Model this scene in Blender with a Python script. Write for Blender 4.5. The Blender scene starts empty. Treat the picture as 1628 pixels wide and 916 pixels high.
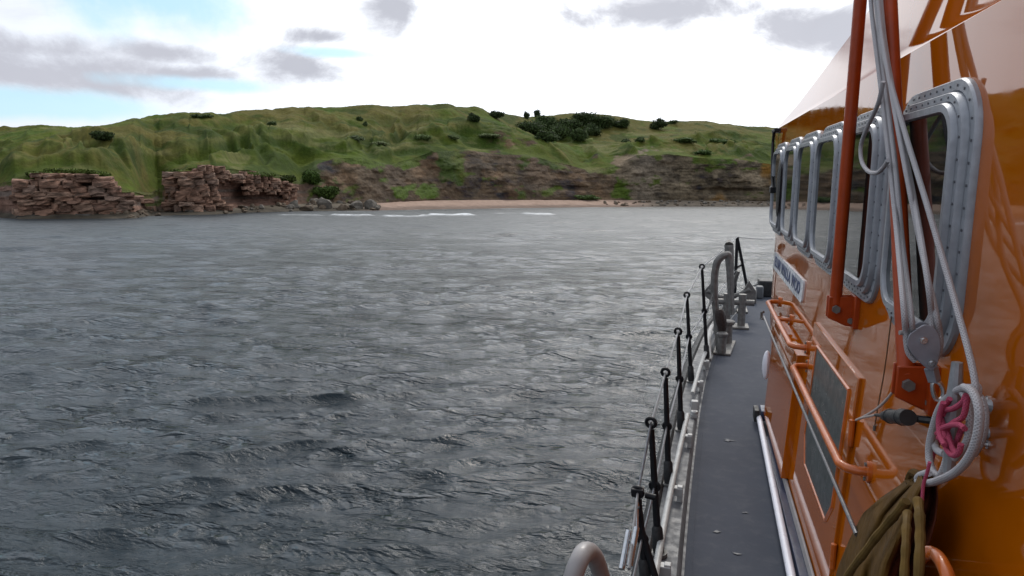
import bpy, bmesh, math, random
import numpy as np
from mathutils import Vector, Matrix

random.seed(7)
rng = np.random.default_rng(11)
scn = bpy.context.scene
col = scn.collection
PI = math.pi

# ------------------------------------------------------------------ camera
# boat frame: origin at the camera, +Y towards the bow, +X to starboard, +Z up
FOC = 1100.0                      # focal length in photo pixels (1628 wide)
PSI, TH = math.radians(14.96), math.radians(9.39)
CF = Vector((-math.sin(PSI)*math.cos(TH), math.cos(PSI)*math.cos(TH), -math.sin(TH)))
CR = Vector((math.cos(PSI), math.sin(PSI), 0))
CU = CR.cross(CF)
CAMH = 3.0                        # eye height above the sea
PITCH = math.radians(1.65)        # the bow rides up a little
B = Matrix.Translation((0, 0, CAMH)) @ Matrix.Rotation(PITCH, 4, 'X')

cam_d = bpy.data.cameras.new('camera')
cam = bpy.data.objects.new('camera', cam_d)
col.objects.link(cam)
cam_d.sensor_width = 36.0
cam_d.lens = 36.0*FOC/1628
cam_d.clip_start = 0.05
cam_d.clip_end = 6000
M3 = Matrix((CR, CU, -CF)).transposed().to_4x4()
cam.matrix_world = B @ M3
scn.camera = cam

# ------------------------------------------------------------------ light, exposure
scn.view_settings.view_transform = 'Standard'
scn.view_settings.look = 'None'
scn.view_settings.exposure = 0.0
scn.view_settings.gamma = 1.0
scn.view_settings.use_curve_mapping = False
SUN_AZ, SUN_EL = math.radians(2.0), math.radians(44)      # azimuth clockwise from +Y
sd = bpy.data.lights.new('sun', 'SUN')
sd.energy = 1.5
sd.angle = math.radians(12)
sd.color = (1.0, 0.95, 0.88)
sun = bpy.data.objects.new('sun', sd)
col.objects.link(sun)
SDIR = Vector((math.sin(SUN_AZ)*math.cos(SUN_EL), math.cos(SUN_AZ)*math.cos(SUN_EL), math.sin(SUN_EL)))
sun.rotation_euler = SDIR.to_track_quat('Z', 'Y').to_euler()
sun.location = (0, 0, 40)


class NT:
    """tiny node helper"""
    def __init__(s, tree):
        s.t = tree; s.n = tree.nodes; s.l = tree.links

    def new(s, kind, **kw):
        n = s.n.new(kind)
        for k, v in kw.items():
            setattr(n, k, v)
        return n

    def put(s, v, sock):
        if hasattr(v, 'is_output'):
            s.l.new(v, sock)
        else:
            sock.default_value = v

    def math(s, op, a, b=None, c=None, clamp=False):
        n = s.new('ShaderNodeMath', operation=op, use_clamp=clamp)
        s.put(a, n.inputs[0])
        if b is not None: s.put(b, n.inputs[1])
        if c is not None: s.put(c, n.inputs[2])
        return n.outputs[0]

    def vmath(s, op, a, b=None):
        n = s.new('ShaderNodeVectorMath', operation=op)
        s.put(a, n.inputs[0])
        if b is not None: s.put(b, n.inputs[1])
        return n.outputs['Value'] if op in ('DOT_PRODUCT', 'LENGTH') else n.outputs[0]

    def mix(s, f, a, b, blend='MIX'):
        n = s.new('ShaderNodeMix', data_type='RGBA', blend_type=blend)
        n.clamp_factor = True
        s.put(f, n.inputs[0])
        s.put(a if hasattr(a, 'is_output') else (*a, 1), n.inputs[6])
        s.put(b if hasattr(b, 'is_output') else (*b, 1), n.inputs[7])
        return n.outputs[2]

    def noise(s, vec, scale, detail=4, rough=.55, dist=0.0):
        n = s.new('ShaderNodeTexNoise')
        if vec is not None: s.l.new(vec, n.inputs['Vector'])
        n.inputs['Scale'].default_value = scale
        n.inputs['Detail'].default_value = detail
        n.inputs['Roughness'].default_value = rough
        n.inputs['Distortion'].default_value = dist
        return n.outputs['Fac']

    def remap(s, v, a, b, c=0.0, d=1.0, smooth=True):
        n = s.new('ShaderNodeMapRange', interpolation_type='SMOOTHSTEP' if smooth else 'LINEAR')
        s.put(v, n.inputs[0])
        for i, x in enumerate((a, b, c, d)):
            n.inputs[i+1].default_value = x
        return n.outputs[0]

    def bump(s, h, strength, dist, normal=None):
        n = s.new('ShaderNodeBump')
        n.inputs['Strength'].default_value = strength
        n.inputs['Distance'].default_value = dist
        s.l.new(h, n.inputs['Height'])
        if normal is not None: s.l.new(normal, n.inputs['Normal'])
        return n.outputs[0]

    def mapping(s, vec, scale=(1, 1, 1), rot=(0, 0, 0)):
        n = s.new('ShaderNodeMapping')
        n.inputs['Scale'].default_value = scale
        n.inputs['Rotation'].default_value = rot
        s.l.new(vec, n.inputs['Vector'])
        return n.outputs[0]


def ray(px, py):                  # photo pixel -> direction in the boat frame
    return CR*((px-814)/FOC) + CU*((458-py)/FOC) + CF


def wray(px, py):                 # the same in the world frame
    return (Matrix.Rotation(PITCH, 3, 'X') @ ray(px, py))


def azel(px, py):
    d = wray(px, py)
    h = math.hypot(d.x, d.y)
    return math.atan2(d.x, d.y), d.z/h       # azimuth, tan(elevation)


# ------------------------------------------------------------------ world: sky with clouds
world = bpy.data.worlds.new('World')
scn.world = world
world.use_nodes = True
wt = NT(world.node_tree)
wt.n.clear()
sky = wt.new('ShaderNodeTexSky', sky_type='NISHITA')
sky.sun_disc = False
sky.sun_elevation = SUN_EL
sky.sun_rotation = SUN_AZ
sky.air_density = 1.0
sky.dust_density = 1.5
sky.ozone_density = 1.0
tc = wt.new('ShaderNodeTexCoord')
dirv = wt.vmath('NORMALIZE', tc.outputs['Generated'])
sep = wt.new('ShaderNodeSeparateXYZ')
wt.l.new(dirv, sep.inputs[0])
dx, dy, dz = sep.outputs
zz = wt.math('ADD', wt.math('MAXIMUM', dz, 0.0), 0.10)
comb = wt.new('ShaderNodeCombineXYZ')
wt.l.new(wt.math('DIVIDE', dx, zz), comb.inputs[0])
wt.l.new(wt.math('DIVIDE', dy, zz), comb.inputs[1])
flat = comb.outputs[0]
azn = wt.math('ARCTAN2', dx, dy)
eln = wt.math('ARCSINE', dz)
wispv = wt.noise(wt.mapping(dirv, (1, 1, 1.7)), 6.5, 9, .66, .35)
wisp2 = wt.noise(flat, 0.9, 6, .55, .2)
def blobs(lst):
    acc = None
    for (px, py, sx, sy) in lst:
        a, t = azel(px, py)
        u = wt.math('DIVIDE', wt.math('SUBTRACT', azn, a), sx/FOC)
        v = wt.math('DIVIDE', wt.math('SUBTRACT', eln, math.atan(t)), sy/FOC)
        q = wt.math('SQRT', wt.math('ADD', wt.math('MULTIPLY', u, u), wt.math('MULTIPLY', v, v)))
        m = wt.math('SUBTRACT', 1.0, q)
        acc = m if acc is None else wt.math('MAXIMUM', acc, m)
    return acc
# the grey clouds over the hill, as seen from here
gb = blobs([(50, 112, 250, 44), (250, 82, 90, 18), (40, 75, 120, 24), (470, 108, 90, 30), (630, 20, 55, 52),
            (510, 58, 60, 14), (1010, 22, 220, 36), (1290, 45, 130, 42), (300, 118, 90, 14), (1400, 60, 120, 40)])
gb = wt.math('ADD', gb, wt.math('MULTIPLY', wt.math('SUBTRACT', wispv, .5), 3.4))
gmask = wt.remap(gb, -.25, 0.9)
soft = wt.math('MULTIPLY', wt.remap(wt.noise(wt.mapping(dirv, (1, 1, 2.6)), 4.2, 6, .6, .4), .48, .72), .34)
gmask = wt.math('MAXIMUM', gmask, soft)
# general grey bases higher up and all round
gall = wt.remap(wisp2, .42, .70)
gall = wt.math('MULTIPLY', gall, wt.remap(eln, .26, .5))
gmask = wt.math('MAXIMUM', gmask, gall)
bb = blobs([(240, -4, 170, 66), (60, 165, 170, 22), (330, 135, 130, 14), (530, 84, 90, 12)])
bb = wt.math('ADD', bb, wt.math('MULTIPLY', wt.math('SUBTRACT', wt.noise(dirv, 6.0, 6, .6, .2), .5), 2.0))
bmask = wt.math('MULTIPLY', wt.remap(bb, -.1, 0.7), .92)
ball = wt.math('MULTIPLY', wt.remap(wt.noise(flat, .55, 5, .5, .3), .55, .66), wt.remap(eln, .25, .5))
bmask = wt.math('MAXIMUM', bmask, ball)
sund = wt.math('MAXIMUM', wt.vmath('DOT_PRODUCT', dirv, tuple(SDIR)), 0.0)
glow = wt.math('MULTIPLY', wt.math('POWER', sund, 4.0), 15.0)
wl = wt.math('ADD', glow, 8.6)
cw = wt.new('ShaderNodeCombineColor')
wt.l.new(wt.math('MULTIPLY_ADD', glow, 1.0, 8.1), cw.inputs[0]); wt.l.new(wt.math('MULTIPLY_ADD', glow, .98, 8.7), cw.inputs[1]); wt.l.new(wt.math('MULTIPLY_ADD', glow, .93, 9.8), cw.inputs[2])
grey = wt.mix(wt.noise(dirv, 5.0, 5, .5), (4.3, 4.5, 5.2), (6.4, 6.45, 7.2))
cloud = wt.mix(wt.math('MULTIPLY', gmask, .92), cw.outputs[0], grey)
blue = wt.mix(.6, wt.mix(1.0, sky.outputs[0], (1.75, 1.75, 1.75), 'MULTIPLY'), (4.4, 8.0, 10.0))
skyc = wt.mix(bmask, cloud, blue)
# below the horizon: dim sea-like grey
skyc = wt.mix(wt.remap(dz, -.12, -.01), (0.6, .65, .7), skyc)
bg = wt.new('ShaderNodeBackground')
bg.inputs[1].default_value = 0.1
wt.l.new(skyc, bg.inputs[0])
wo = wt.new('ShaderNodeOutputWorld')
wt.l.new(bg.outputs[0], wo.inputs[0])

# ------------------------------------------------------------------ materials
MAT = {}
def mat(name, base, rough=.5, metal=0.0, coat=0.0, var=.25, vscale=8.0, bump=0.0, bscale=60.0, bdist=.002,
        coat_rough=.03, spec=.5, dirt=None, dscale=5.0, dlo=.55, dhi=.75, ior=1.5, wavy=0.0, stretch=(1, 1, 1), rvar=.25, world_pos=False):
    m = bpy.data.materials.new(name)
    m.use_nodes = True
    t = NT(m.node_tree)
    bs = t.n['Principled BSDF']
    tcn = t.new('ShaderNodeTexCoord')
    v = t.mapping(t.new('ShaderNodeNewGeometry').outputs['Position'] if world_pos else tcn.outputs['Object'], stretch)
    n = t.noise(v, vscale, 5, .6)
    lo = tuple(c*(1-var) for c in base); hi = tuple(c*(1+var) for c in base)
    c = t.mix(t.remap(n, .3, .7), lo, hi)
    if dirt:
        c = t.mix(t.math('MULTIPLY', t.remap(t.noise(v, dscale, 6, .65, .4), dlo, dhi), .8), c, dirt)
    t.l.new(c, bs.inputs['Base Color'])
    r = t.remap(t.noise(v, vscale*2.3, 4), .3, .7, max(rough*(1-rvar), .01), min(rough*(1+rvar), 1))
    t.l.new(r, bs.inputs['Roughness'])
    bs.inputs['Metallic'].default_value = metal
    bs.inputs['Coat Weight'].default_value = coat
    bs.inputs['Coat Roughness'].default_value = coat_rough
    if coat >= 1.0:     # salt film and wear dull the gloss in patches
        t.l.new(t.remap(t.noise(t.mapping(v, (1, 1, .25)), 5.0, 6, .65), .42, .72, coat_rough, coat_rough*4.5), bs.inputs['Coat Roughness'])
    bs.inputs['IOR'].default_value = ior
    bs.inputs['Specular IOR Level'].default_value = spec
    nm = None
    if wavy:
        nm = t.bump(t.noise(v, 2.2, 3, .5), wavy, .02)
        t.l.new(nm, bs.inputs['Coat Normal'])
    if bump:
        nm = t.bump(t.noise(v, bscale, 4, .6), bump, bdist, nm)
    if nm is not None:
        t.l.new(nm, bs.inputs['Normal'])
    MAT[name] = m
    return m

mat('orange_gelcoat', (.40, .094, .001), .5, coat=1.0, var=.06, vscale=2.0, bump=.02, bscale=90, wavy=.03, spec=.0,
    coat_rough=.022)
mat('orange_paint', (.46, .10, .008), .36, coat=.3, var=.14, vscale=14, bump=.12, bscale=70, dirt=(.2, .06, .02), dscale=12, dlo=.62, dhi=.8)
mat('davit_paint', (.34, .042, .003), .42, coat=.08, spec=.3, var=.14, vscale=10, bump=.1, bscale=60, dirt=(.22, .05, .02), dscale=14, dlo=.62, dhi=.8)
mat('frame_alloy', (.30, .315, .345), .38, metal=.3, var=.12, vscale=18, bump=.15, bscale=120, dirt=(.22, .23, .25), dscale=9, dlo=.55, dhi=.8)
mat('bolt_steel', (.15, .15, .165), .4, metal=.7, var=.2)
mat('window_glass', (.010, .013, .013), .03, var=.3, spec=.6, wavy=.03)
mat('hatch_glass', (.055, .066, .066), .35, var=.12, bump=.1, bscale=50)
mat('deck_grey', (.054, .061, .079), .85, var=.05, vscale=1.7, bump=.5, bscale=260, bdist=.002, dirt=(.074, .080, .095), dscale=11, dlo=.45, dhi=.75, spec=.2, rvar=.03)
mat('scuff_pale', (.10, .105, .115), .7, var=.3)
mat('waterway_grey', (.105, .11, .118), .6, var=.18, vscale=9, bump=.2, bscale=110, dirt=(.09, .09, .1), dscale=7)
mat('rubber_black', (.017, .017, .018), .62, var=.35, vscale=20, bump=.2, bscale=90, dirt=(.05, .05, .05), dscale=12, dlo=.58, dhi=.8)
mat('black_coating', (.008, .008, .010), .5, var=.3, vscale=22, bump=.15, bscale=90, spec=.3)
mat('toe_rail_paint', (.38, .38, .37), .45, var=.12, vscale=16, bump=.12, dirt=(.24, .23, .21), dscale=12)
mat('galvanised', (.165, .16, .152), .55, metal=.3, var=.25, vscale=25, bump=.25, bscale=80, dirt=(.13, .11, .09), dscale=14)
mat('wire_steel', (.20, .20, .21), .4, metal=.8, var=.2, vscale=80)
mat('navy_paint', (.022, .032, .075), .4, coat=.3, var=.15, vscale=10, bump=.1)
mat('hull_navy', (.010, .016, .06), .35, coat=.4, var=.2, vscale=5)
mat('white_paint', (.74, .74, .80), .35, coat=.3, var=.05, vscale=12, bump=.06, dirt=(.42, .42, .44), dscale=9, dlo=.62, dhi=.8)
mat('worn_white', (.28, .265, .262), .5, coat=.05, var=.08, vscale=14, bump=.12, bscale=70, dirt=(.34, .27, .25), dscale=10, dlo=.55, dhi=.8)
mat('plate_white', (.62, .64, .68), .3, coat=.4, var=.05)
mat('letter_blue', (.035, .055, .14), .4, var=.1)
mat('steel_bright', (.55, .55, .56), .22, metal=.9, var=.12, vscale=30)
mat('block_cheek', (.26, .265, .30), .42, metal=.3, var=.12, vscale=22, bump=.15, bscale=110, dirt=(.14, .14, .15), dscale=16)
mat('cleat_alloy', (.33, .34, .36), .42, metal=.5, var=.14, vscale=26, bump=.2, bscale=90)
mat('canvas_olive', (.095, .049, .010), .85, var=.25, vscale=14, bump=.5, bscale=420, bdist=.0015, dirt=(.05, .032, .01), dscale=8, spec=.2)
mat('canvas_edge', (.125, .075, .020), .85, var=.25, vscale=20, bump=.5, bscale=420, bdist=.0015, spec=.2)
mat('canvas_rust', (.075, .016, .006), .8, var=.25, vscale=12, bump=.4, bscale=300, spec=.2)
mat('leather_dark', (.030, .019, .016), .7, var=.3, vscale=30, bump=.3)
mat('rubber_plug', (.012, .013, .014), .5, var=.3, vscale=40, bump=.2)


def rope_mat(name, base, dark, scale=420):
    m = bpy.data.materials.new(name)
    m.use_nodes = True
    t = NT(m.node_tree)
    bs = t.n['Principled BSDF']
    uv = t.new('ShaderNodeUVMap')
    sp = t.new('ShaderNodeSeparateXYZ')
    t.l.new(uv.outputs[0], sp.inputs[0])
    a = t.math('SINE', t.math('MULTIPLY_ADD', sp.outputs[0], 900.0, t.math('MULTIPLY', sp.outputs[1], 6*2*PI)))
    b = t.math('SINE', t.math('MULTIPLY_ADD', sp.outputs[0], 900.0, t.math('MULTIPLY', sp.outputs[1], -6*2*PI)))
    br = t.math('MAXIMUM', a, b)
    tcn = t.new('ShaderNodeTexCoord')
    fl = t.noise(tcn.outputs['Object'], scale, 3, .6)
    st = t.noise(tcn.outputs['Object'], 18, 4, .6)
    c = t.mix(t.remap(br, -.6, .6), dark, base)
    c = t.mix(t.remap(fl, .55, .75), c, tuple(x*.6 for x in base))
    c = t.mix(t.remap(st, .5, .75, 0, .45), c, dark)
    t.l.new(c, bs.inputs['Base Color'])
    bs.inputs['Roughness'].default_value = .85
    bs.inputs['Specular IOR Level'].default_value = .2
    nb = t.bump(br, .5, .0015)
    t.l.new(t.bump(fl, .3, .001, nb), bs.inputs['Normal'])
    MAT[name] = m
rope_mat('rope_white', (.47, .455, .47), (.31, .295, .305))
rope_mat('rope_pink', (.50, .085, .155), (.36, .055, .10))
rope_mat('string_pale', (.52, .45, .42), (.36, .3, .28), 700)
rope_mat('cord_brown', (.22, .12, .06), (.13, .07, .035), 700)


def attr_mat(name, rough, nscale, nvar, bump, bscale, bdist, spec=.2, fine=None):
    """albedo from the mesh's own colour attribute times procedural grain"""
    m = bpy.data.materials.new(name)
    m.use_nodes = True
    t = NT(m.node_tree)
    bs = t.n['Principled BSDF']
    at = t.new('ShaderNodeAttribute', attribute_name='albedo')
    tcn = t.new('ShaderNodeTexCoord')
    v = tcn.outputs['Object']
    n = t.remap(t.noise(v, nscale, 6, .7), .28, .72, 1-nvar, 1+nvar)
    c = t.mix(1.0, at.outputs['Color'], (1, 1, 1), 'MULTIPLY')
    vm = t.new('ShaderNodeVectorMath', operation='SCALE')
    t.l.new(c, vm.inputs[0]); t.l.new(n, vm.inputs['Scale'])
    t.l.new(vm.outputs[0], bs.inputs['Base Color'])
    bs.inputs['Roughness'].default_value = rough
    bs.inputs['Specular IOR Level'].default_value = spec
    if bump:
        t.l.new(t.bump(t.noise(v, bscale, 5, .65), bump, bdist), bs.inputs['Normal'])
    MAT[name] = m
    return m
attr_mat('hill_turf', .95, .9, .22, .6, 1.6, .4, spec=.1)
attr_mat('cliff_rock', .9, 1.4, .30, .9, 1.8, .35, spec=.25)
attr_mat('beach_sand', .9, 1.2, .18, .4, 2.5, .1, spec=.2)
attr_mat('leafy', .8, 1.0, .25, 0, 1, 1, spec=.15)
for nm, c in (('sandstone_red', (.265, .150, .102)), ('sandstone_buff', (.300, .185, .130)), ('sandstone_dark', (.22, .126, .088)),
              ('sandstone_grey', (.25, .162, .12))):
    mat(nm, c, .9, var=.38, vscale=1.1, bump=1.0, bscale=2.6, bdist=.22, dirt=(.075, .052, .038), dscale=.8, dlo=.48, dhi=.68, spec=.2, stretch=(1, 1, 3), world_pos=True)
mat('rock_wet', (.055, .048, .040), .6, var=.35, vscale=1.6, bump=.9, bscale=4.0, bdist=.12)
mat('boulder_grey', (.155, .135, .112), .9, var=.35, vscale=1.6, bump=.8, bscale=4.0, bdist=.1, dirt=(.06, .055, .04), dscale=1.1, dlo=.5, dhi=.7, spec=.2)
mat('boulder_brown', (.135, .100, .070), .9, var=.35, vscale=1.6, bump=.8, bscale=4.0, bdist=.1, dirt=(.05, .045, .03), dscale=1.1, dlo=.5, dhi=.7, spec=.2)


def sea_mat():
    m = bpy.data.materials.new('sea_water')
    m.use_nodes = True
    t = NT(m.node_tree)
    bs = t.n['Principled BSDF']
    tcn = t.new('ShaderNodeTexCoord')
    v = tcn.outputs['Object']
    n = t.noise(v, .05, 4, .5)
    c = t.mix(t.remap(n, .35, .65), (.007, .0155, .0215), (.011, .0195, .0245))
    at = t.new('ShaderNodeAttribute', attribute_name='foam')
    fo = t.math('MULTIPLY', at.outputs['Fac'], t.remap(t.noise(t.mapping(v, (1, 2.5, 1)), 1.4, 6, .75), .34, .54))
    c = t.mix(fo, c, (.75, .77, .78))
    t.l.new(c, bs.inputs['Base Color'])
    bs.inputs['IOR'].default_value = 1.333
    sr = t.new('ShaderNodeVectorMath', operation='LENGTH'); t.l.new(v, sr.inputs[0])
    ro = t.remap(sr.outputs['Value'], 4, 70, .05, .36, False)      # ripples too fine to resolve far off
    t.l.new(t.math('MAXIMUM', t.remap(fo, 0, 1, 0, .8), ro), bs.inputs['Roughness'])
    def ridged(vec, sc, det, ro_, di):
        n_ = t.noise(vec, sc, det, ro_, di)
        return t.math('SUBTRACT', 1.0, t.math('MULTIPLY', t.math('ABSOLUTE', t.math('SUBTRACT', n_, .5)), 2.0))
    r1 = t.mapping(v, (1.0, 2.6, 1.0), (0, 0, math.radians(-24)))
    r2 = t.mapping(v, (1.0, 2.2, 1.0), (0, 0, math.radians(14)))
    r3 = t.mapping(v, (1.0, 1.6, 1.0), (0, 0, math.radians(40)))
    def cuts(vec, sc, w, msc):
        """narrow steep fronts: smooth water broken by short creases"""
        n_ = t.noise(vec, sc, 4, .55, .5)
        c_ = t.remap(t.math('ABSOLUTE', t.math('SUBTRACT', n_, .5)), 0, w)
        m_ = t.remap(t.noise(vec, msc, 2, .5), .44, .60)
        return t.math('SUBTRACT', 1.0, t.math('MULTIPLY', m_, t.math('SUBTRACT', 1.0, c_)))
    r4 = t.mapping(v, (1.0, 2.9, 1.0), (0, 0, math.radians(-12)))
    b = t.bump(ridged(r1, 1.1, 5, .6, .4), 1.0, .024)
    b = t.bump(ridged(r2, 3.1, 6, .65, .5), 1.0, .018, b)
    b = t.bump(t.noise(r3, 5.5, 5, .6, .2), 1.0, .030, b)
    b = t.bump(cuts(r4, .75, .085, .45), 1.0, .040, b)
    b = t.bump(cuts(r4, 2.0, .10, .8), 1.0, .014, b)
    t.l.new(b, bs.inputs['Normal'])
    MAT['sea_water'] = m
sea_mat()

# ------------------------------------------------------------------ mesh helpers
ORG = {}
def link(o):
    col.objects.link(o)
    return o


class MB:
    def __init__(s):
        s.v = []; s.f = []; s.uv = {}

    def add(s, vs, fs):
        b = len(s.v)
        s.v += [Vector(p) for p in vs]
        s.f += [tuple(b+i for i in f) for f in fs]
        return b

    def box(s, c, size, rot=None, taper=1.0):
        x, y, z = (d/2 for d in size)
        vs = []
        for sz in (-1, 1):
            k = taper if sz > 0 else 1.0
            for sx, sy in ((-1, -1), (1, -1), (1, 1), (-1, 1)):
                p = Vector((sx*x*k, sy*y*k, sz*z))
                if rot is not None: p = rot @ p
                vs.append(p+Vector(c))
        s.add(vs, [(3, 2, 1, 0), (4, 5, 6, 7), (0, 1, 5, 4), (1, 2, 6, 5), (2, 3, 7, 6), (3, 0, 4, 7)])
        return s

    def tube(s, pts, r, n=10, closed=False, cap=True):
        pts = [Vector(p) for p in pts]
        m = len(pts)
        rr = r if isinstance(r, (list, tuple)) else [r]*m
        tg = []
        for i in range(m):
            a = pts[(i-1) % m] if (i > 0 or closed) else pts[i]
            b = pts[(i+1) % m] if (i < m-1 or closed) else pts[i]
            tg.append((b-a).normalized())
        up = Vector((0, 0, 1)) if abs(tg[0].z) < .9 else Vector((0, 1, 0))
        nrm = (up - tg[0]*up.dot(tg[0])).normalized()
        b0 = len(s.v)
        L = 0.0
        for i in range(m):
            if i:
                L += (pts[i]-pts[i-1]).length
                nrm = (nrm - tg[i]*nrm.dot(tg[i]))
                nrm = nrm.normalized() if nrm.length > 1e-6 else tg[i].orthogonal().normalized()
            bi = tg[i].cross(nrm)
            for k in range(n):
                a = 2*PI*k/n
                s.uv[len(s.v)] = (L, k/n)
                s.v.append(pts[i] + (nrm*math.cos(a) + bi*math.sin(a))*rr[i])
        rows = m if closed else m-1
        for i in range(rows):
            for k in range(n):
                a = b0+i*n+k; b = b0+i*n+(k+1) % n
                c = b0+((i+1) % m)*n+(k+1) % n; d = b0+((i+1) % m)*n+k
                s.f.append((a, b, c, d))
        if cap and not closed:
            s.f.append(tuple(b0+k for k in reversed(range(n))))
            s.f.append(tuple(b0+(m-1)*n+k for k in range(n)))
        return s

    def cyl(s, a, b, r, n=14, r2=None):
        return s.tube([a, b], [r, r if r2 is None else r2], n)

    def torus(s, c, axis, R, r, n=20, k=8):
        axis = Vector(axis).normalized()
        u = axis.orthogonal().normalized(); w = axis.cross(u)
        return s.tube([Vector(c)+(u*math.cos(2*PI*i/n)+w*math.sin(2*PI*i/n))*R for i in range(n)], r, k, closed=True)

    def ball(s, c, r, n=12, m=8, sq=(1, 1, 1)):
        vs = []; fs = []
        for j in range(m+1):
            t = PI*j/m
            for i in range(n):
                p = 2*PI*i/n
                vs.append((c[0]+r*sq[0]*math.sin(t)*math.cos(p), c[1]+r*sq[1]*math.sin(t)*math.sin(p), c[2]+r*sq[2]*math.cos(t)))
        for j in range(m):
            for i in range(n):
                fs.append((j*n+i, (j+1)*n+i, (j+1)*n+(i+1) % n, j*n+(i+1) % n))
        s.add(vs, fs)
        return s

    def prism(s, outline, ext):
        ext = Vector(ext); n = len(outline)
        o = [Vector(p) for p in outline]
        s.add(o+[p+ext for p in o], [tuple(reversed(range(n))), tuple(range(n, 2*n))] +
              [(i, (i+1) % n, n+(i+1) % n, n+i) for i in range(n)])
        return s

    def loft(s, rings, closed=True, caps=True):
        n = len(rings[0]); b = len(s.v)
        for r in rings: s.v += [Vector(p) for p in r]
        for j in range(len(rings)-1):
            for i in range(n if closed else n-1):
                k = (i+1) % n
                s.f.append((b+j*n+i, b+j*n+k, b+(j+1)*n+k, b+(j+1)*n+i))
        if caps and closed:
            s.f.append(tuple(b+i for i in reversed(range(n))))
            s.f.append(tuple(b+(len(rings)-1)*n+i for i in range(n)))
        return s

    def mesh(s, name, m, o=(0, 0, 0), smooth=True, ang=35):
        me = bpy.data.meshes.new(name)
        o = Vector(o)
        me.from_pydata([tuple(p-o) for p in s.v], [], s.f)
        bm = bmesh.new(); bm.from_mesh(me)
        bmesh.ops.recalc_face_normals(bm, faces=bm.faces)
        bm.to_mesh(me); bm.free()
        me.validate()
        if s.uv:
            ul = me.uv_layers.new(name='UVMap')
            vi = np.empty(len(me.loops), dtype=np.int32)
            me.loops.foreach_get('vertex_index', vi)
            tab = np.zeros((len(s.v), 2), dtype=np.float32)
            for k, uvv in s.uv.items(): tab[k] = uvv
            ul.data.foreach_set('uv', tab[vi].ravel())
        if smooth:
            me.polygons.foreach_set('use_smooth', [True]*len(me.polygons))
            me.set_sharp_from_angle(angle=math.radians(ang))
        me.materials.append(MAT[m])
        return me

    def build(s, name, m, parent=None, o=None, smooth=True, ang=35, bevel=0.0):
        """one mesh object, verts given in the boat frame; o = its origin in that frame"""
        if o is None:
            o = ORG.get(parent.name, (0, 0, 0)) if parent else (0, 0, 0)
        o = Vector(o)
        ob = bpy.data.objects.new(name, s.mesh(name, m, o, smooth, ang))
        if parent is not None:
            ob.parent = parent
            ob.location = o - Vector(ORG[parent.name])
        else:
            ob.matrix_world = B @ Matrix.Translation(o)
        link(ob)
        ORG[ob.name] = tuple(o)
        if bevel:
            md = ob.modifiers.new('bevel', 'BEVEL')
            md.width = bevel; md.segments = 2; md.limit_method = 'ANGLE'
        return ob


def tag(o, label, cat, group=None, kind=None):
    if label: o['label'] = label
    if cat: o['category'] = cat
    if group: o['group'] = group
    if kind: o['kind'] = kind
    return o


def empty(name, o):
    e = bpy.data.objects.new(name, None)
    e.empty_display_size = .1
    e.matrix_world = B @ Matrix.Translation(Vector(o))
    link(e)
    ORG[e.name] = tuple(o)
    return e


def spline(pts, k=8, closed=False):
    """Catmull-Rom through the points"""
    P = [Vector(p) for p in pts]; n = len(P); out = []
    seg = n if closed else n-1
    for i in range(seg):
        if closed:
            a, b, c, d = P[(i-1) % n], P[i], P[(i+1) % n], P[(i+2) % n]
        else:
            a = P[max(i-1, 0)]; b = P[i]; c = P[i+1]; d = P[min(i+2, n-1)]
        for j in range(k):
            t = j/k
            out.append(.5*((2*b) + (c-a)*t + (2*a-5*b+4*c-d)*t*t + (3*b-a-3*c+d)*t**3))
    if not closed: out.append(P[-1])
    return out


def wall(z):                      # the cabin side: upright at the windows, flared a little below
    return .62 if z > -.55 else .62 + .055*(z+.55)


def on_wall(px, py, off=0.0):
    d = ray(px, py); x = .6 - off
    for _ in range(25):
        p = d*(x/d.x); x = wall(p.z) - off
    return d*(x/d.x)


def on_x(px, py, x): d = ray(px, py); return d*(x/d.x)
def on_y(px, py, y): d = ray(px, py); return d*(y/d.y)
def on_z(px, py, z): d = ray(px, py); return d*(z/d.z)

# ------------------------------------------------------------------ noise in numpy
def _h(ix, iy, iz):
    n = (ix*374761393 + iy*668265263 + iz*2147483647 + 1274126177) & 0xffffffff
    n = ((n ^ (n >> 13)) * 1274126177) & 0xffffffff
    return ((n ^ (n >> 16)) & 0xffff)/65535.0


def vn(x, y, z=0.0):
    x, y, z = np.broadcast_arrays(np.asarray(x, float), np.asarray(y, float), np.asarray(z, float))
    ix, iy, iz = (np.floor(a).astype(np.int64) for a in (x, y, z))
    fx, fy, fz = x-ix, y-iy, z-iz
    fx, fy, fz = (a*a*a*(a*(a*6-15)+10) for a in (fx, fy, fz))
    r = 0
    for i in (0, 1):
        for j in (0, 1):
            for k in (0, 1):
                w = (fx if i else 1-fx)*(fy if j else 1-fy)*(fz if k else 1-fz)
                r = r + w*_h(ix+i, iy+j, iz+k)
    return r*2-1


def fbm(x, y, z=0.0, o=4, g=.5):
    a, s, t = 1.0, 0, 0
    for i in range(o):
        s = s + a*vn(x*2**i+i*17.3, y*2**i+i*5.1, np.asarray(z)*2**i+i*3.7); t += a; a *= g
    return s/t


def sstep(a, b, x):
    t = np.clip((x-a)/(b-a), 0, 1)
    return t*t*(3-2*t)


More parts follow.
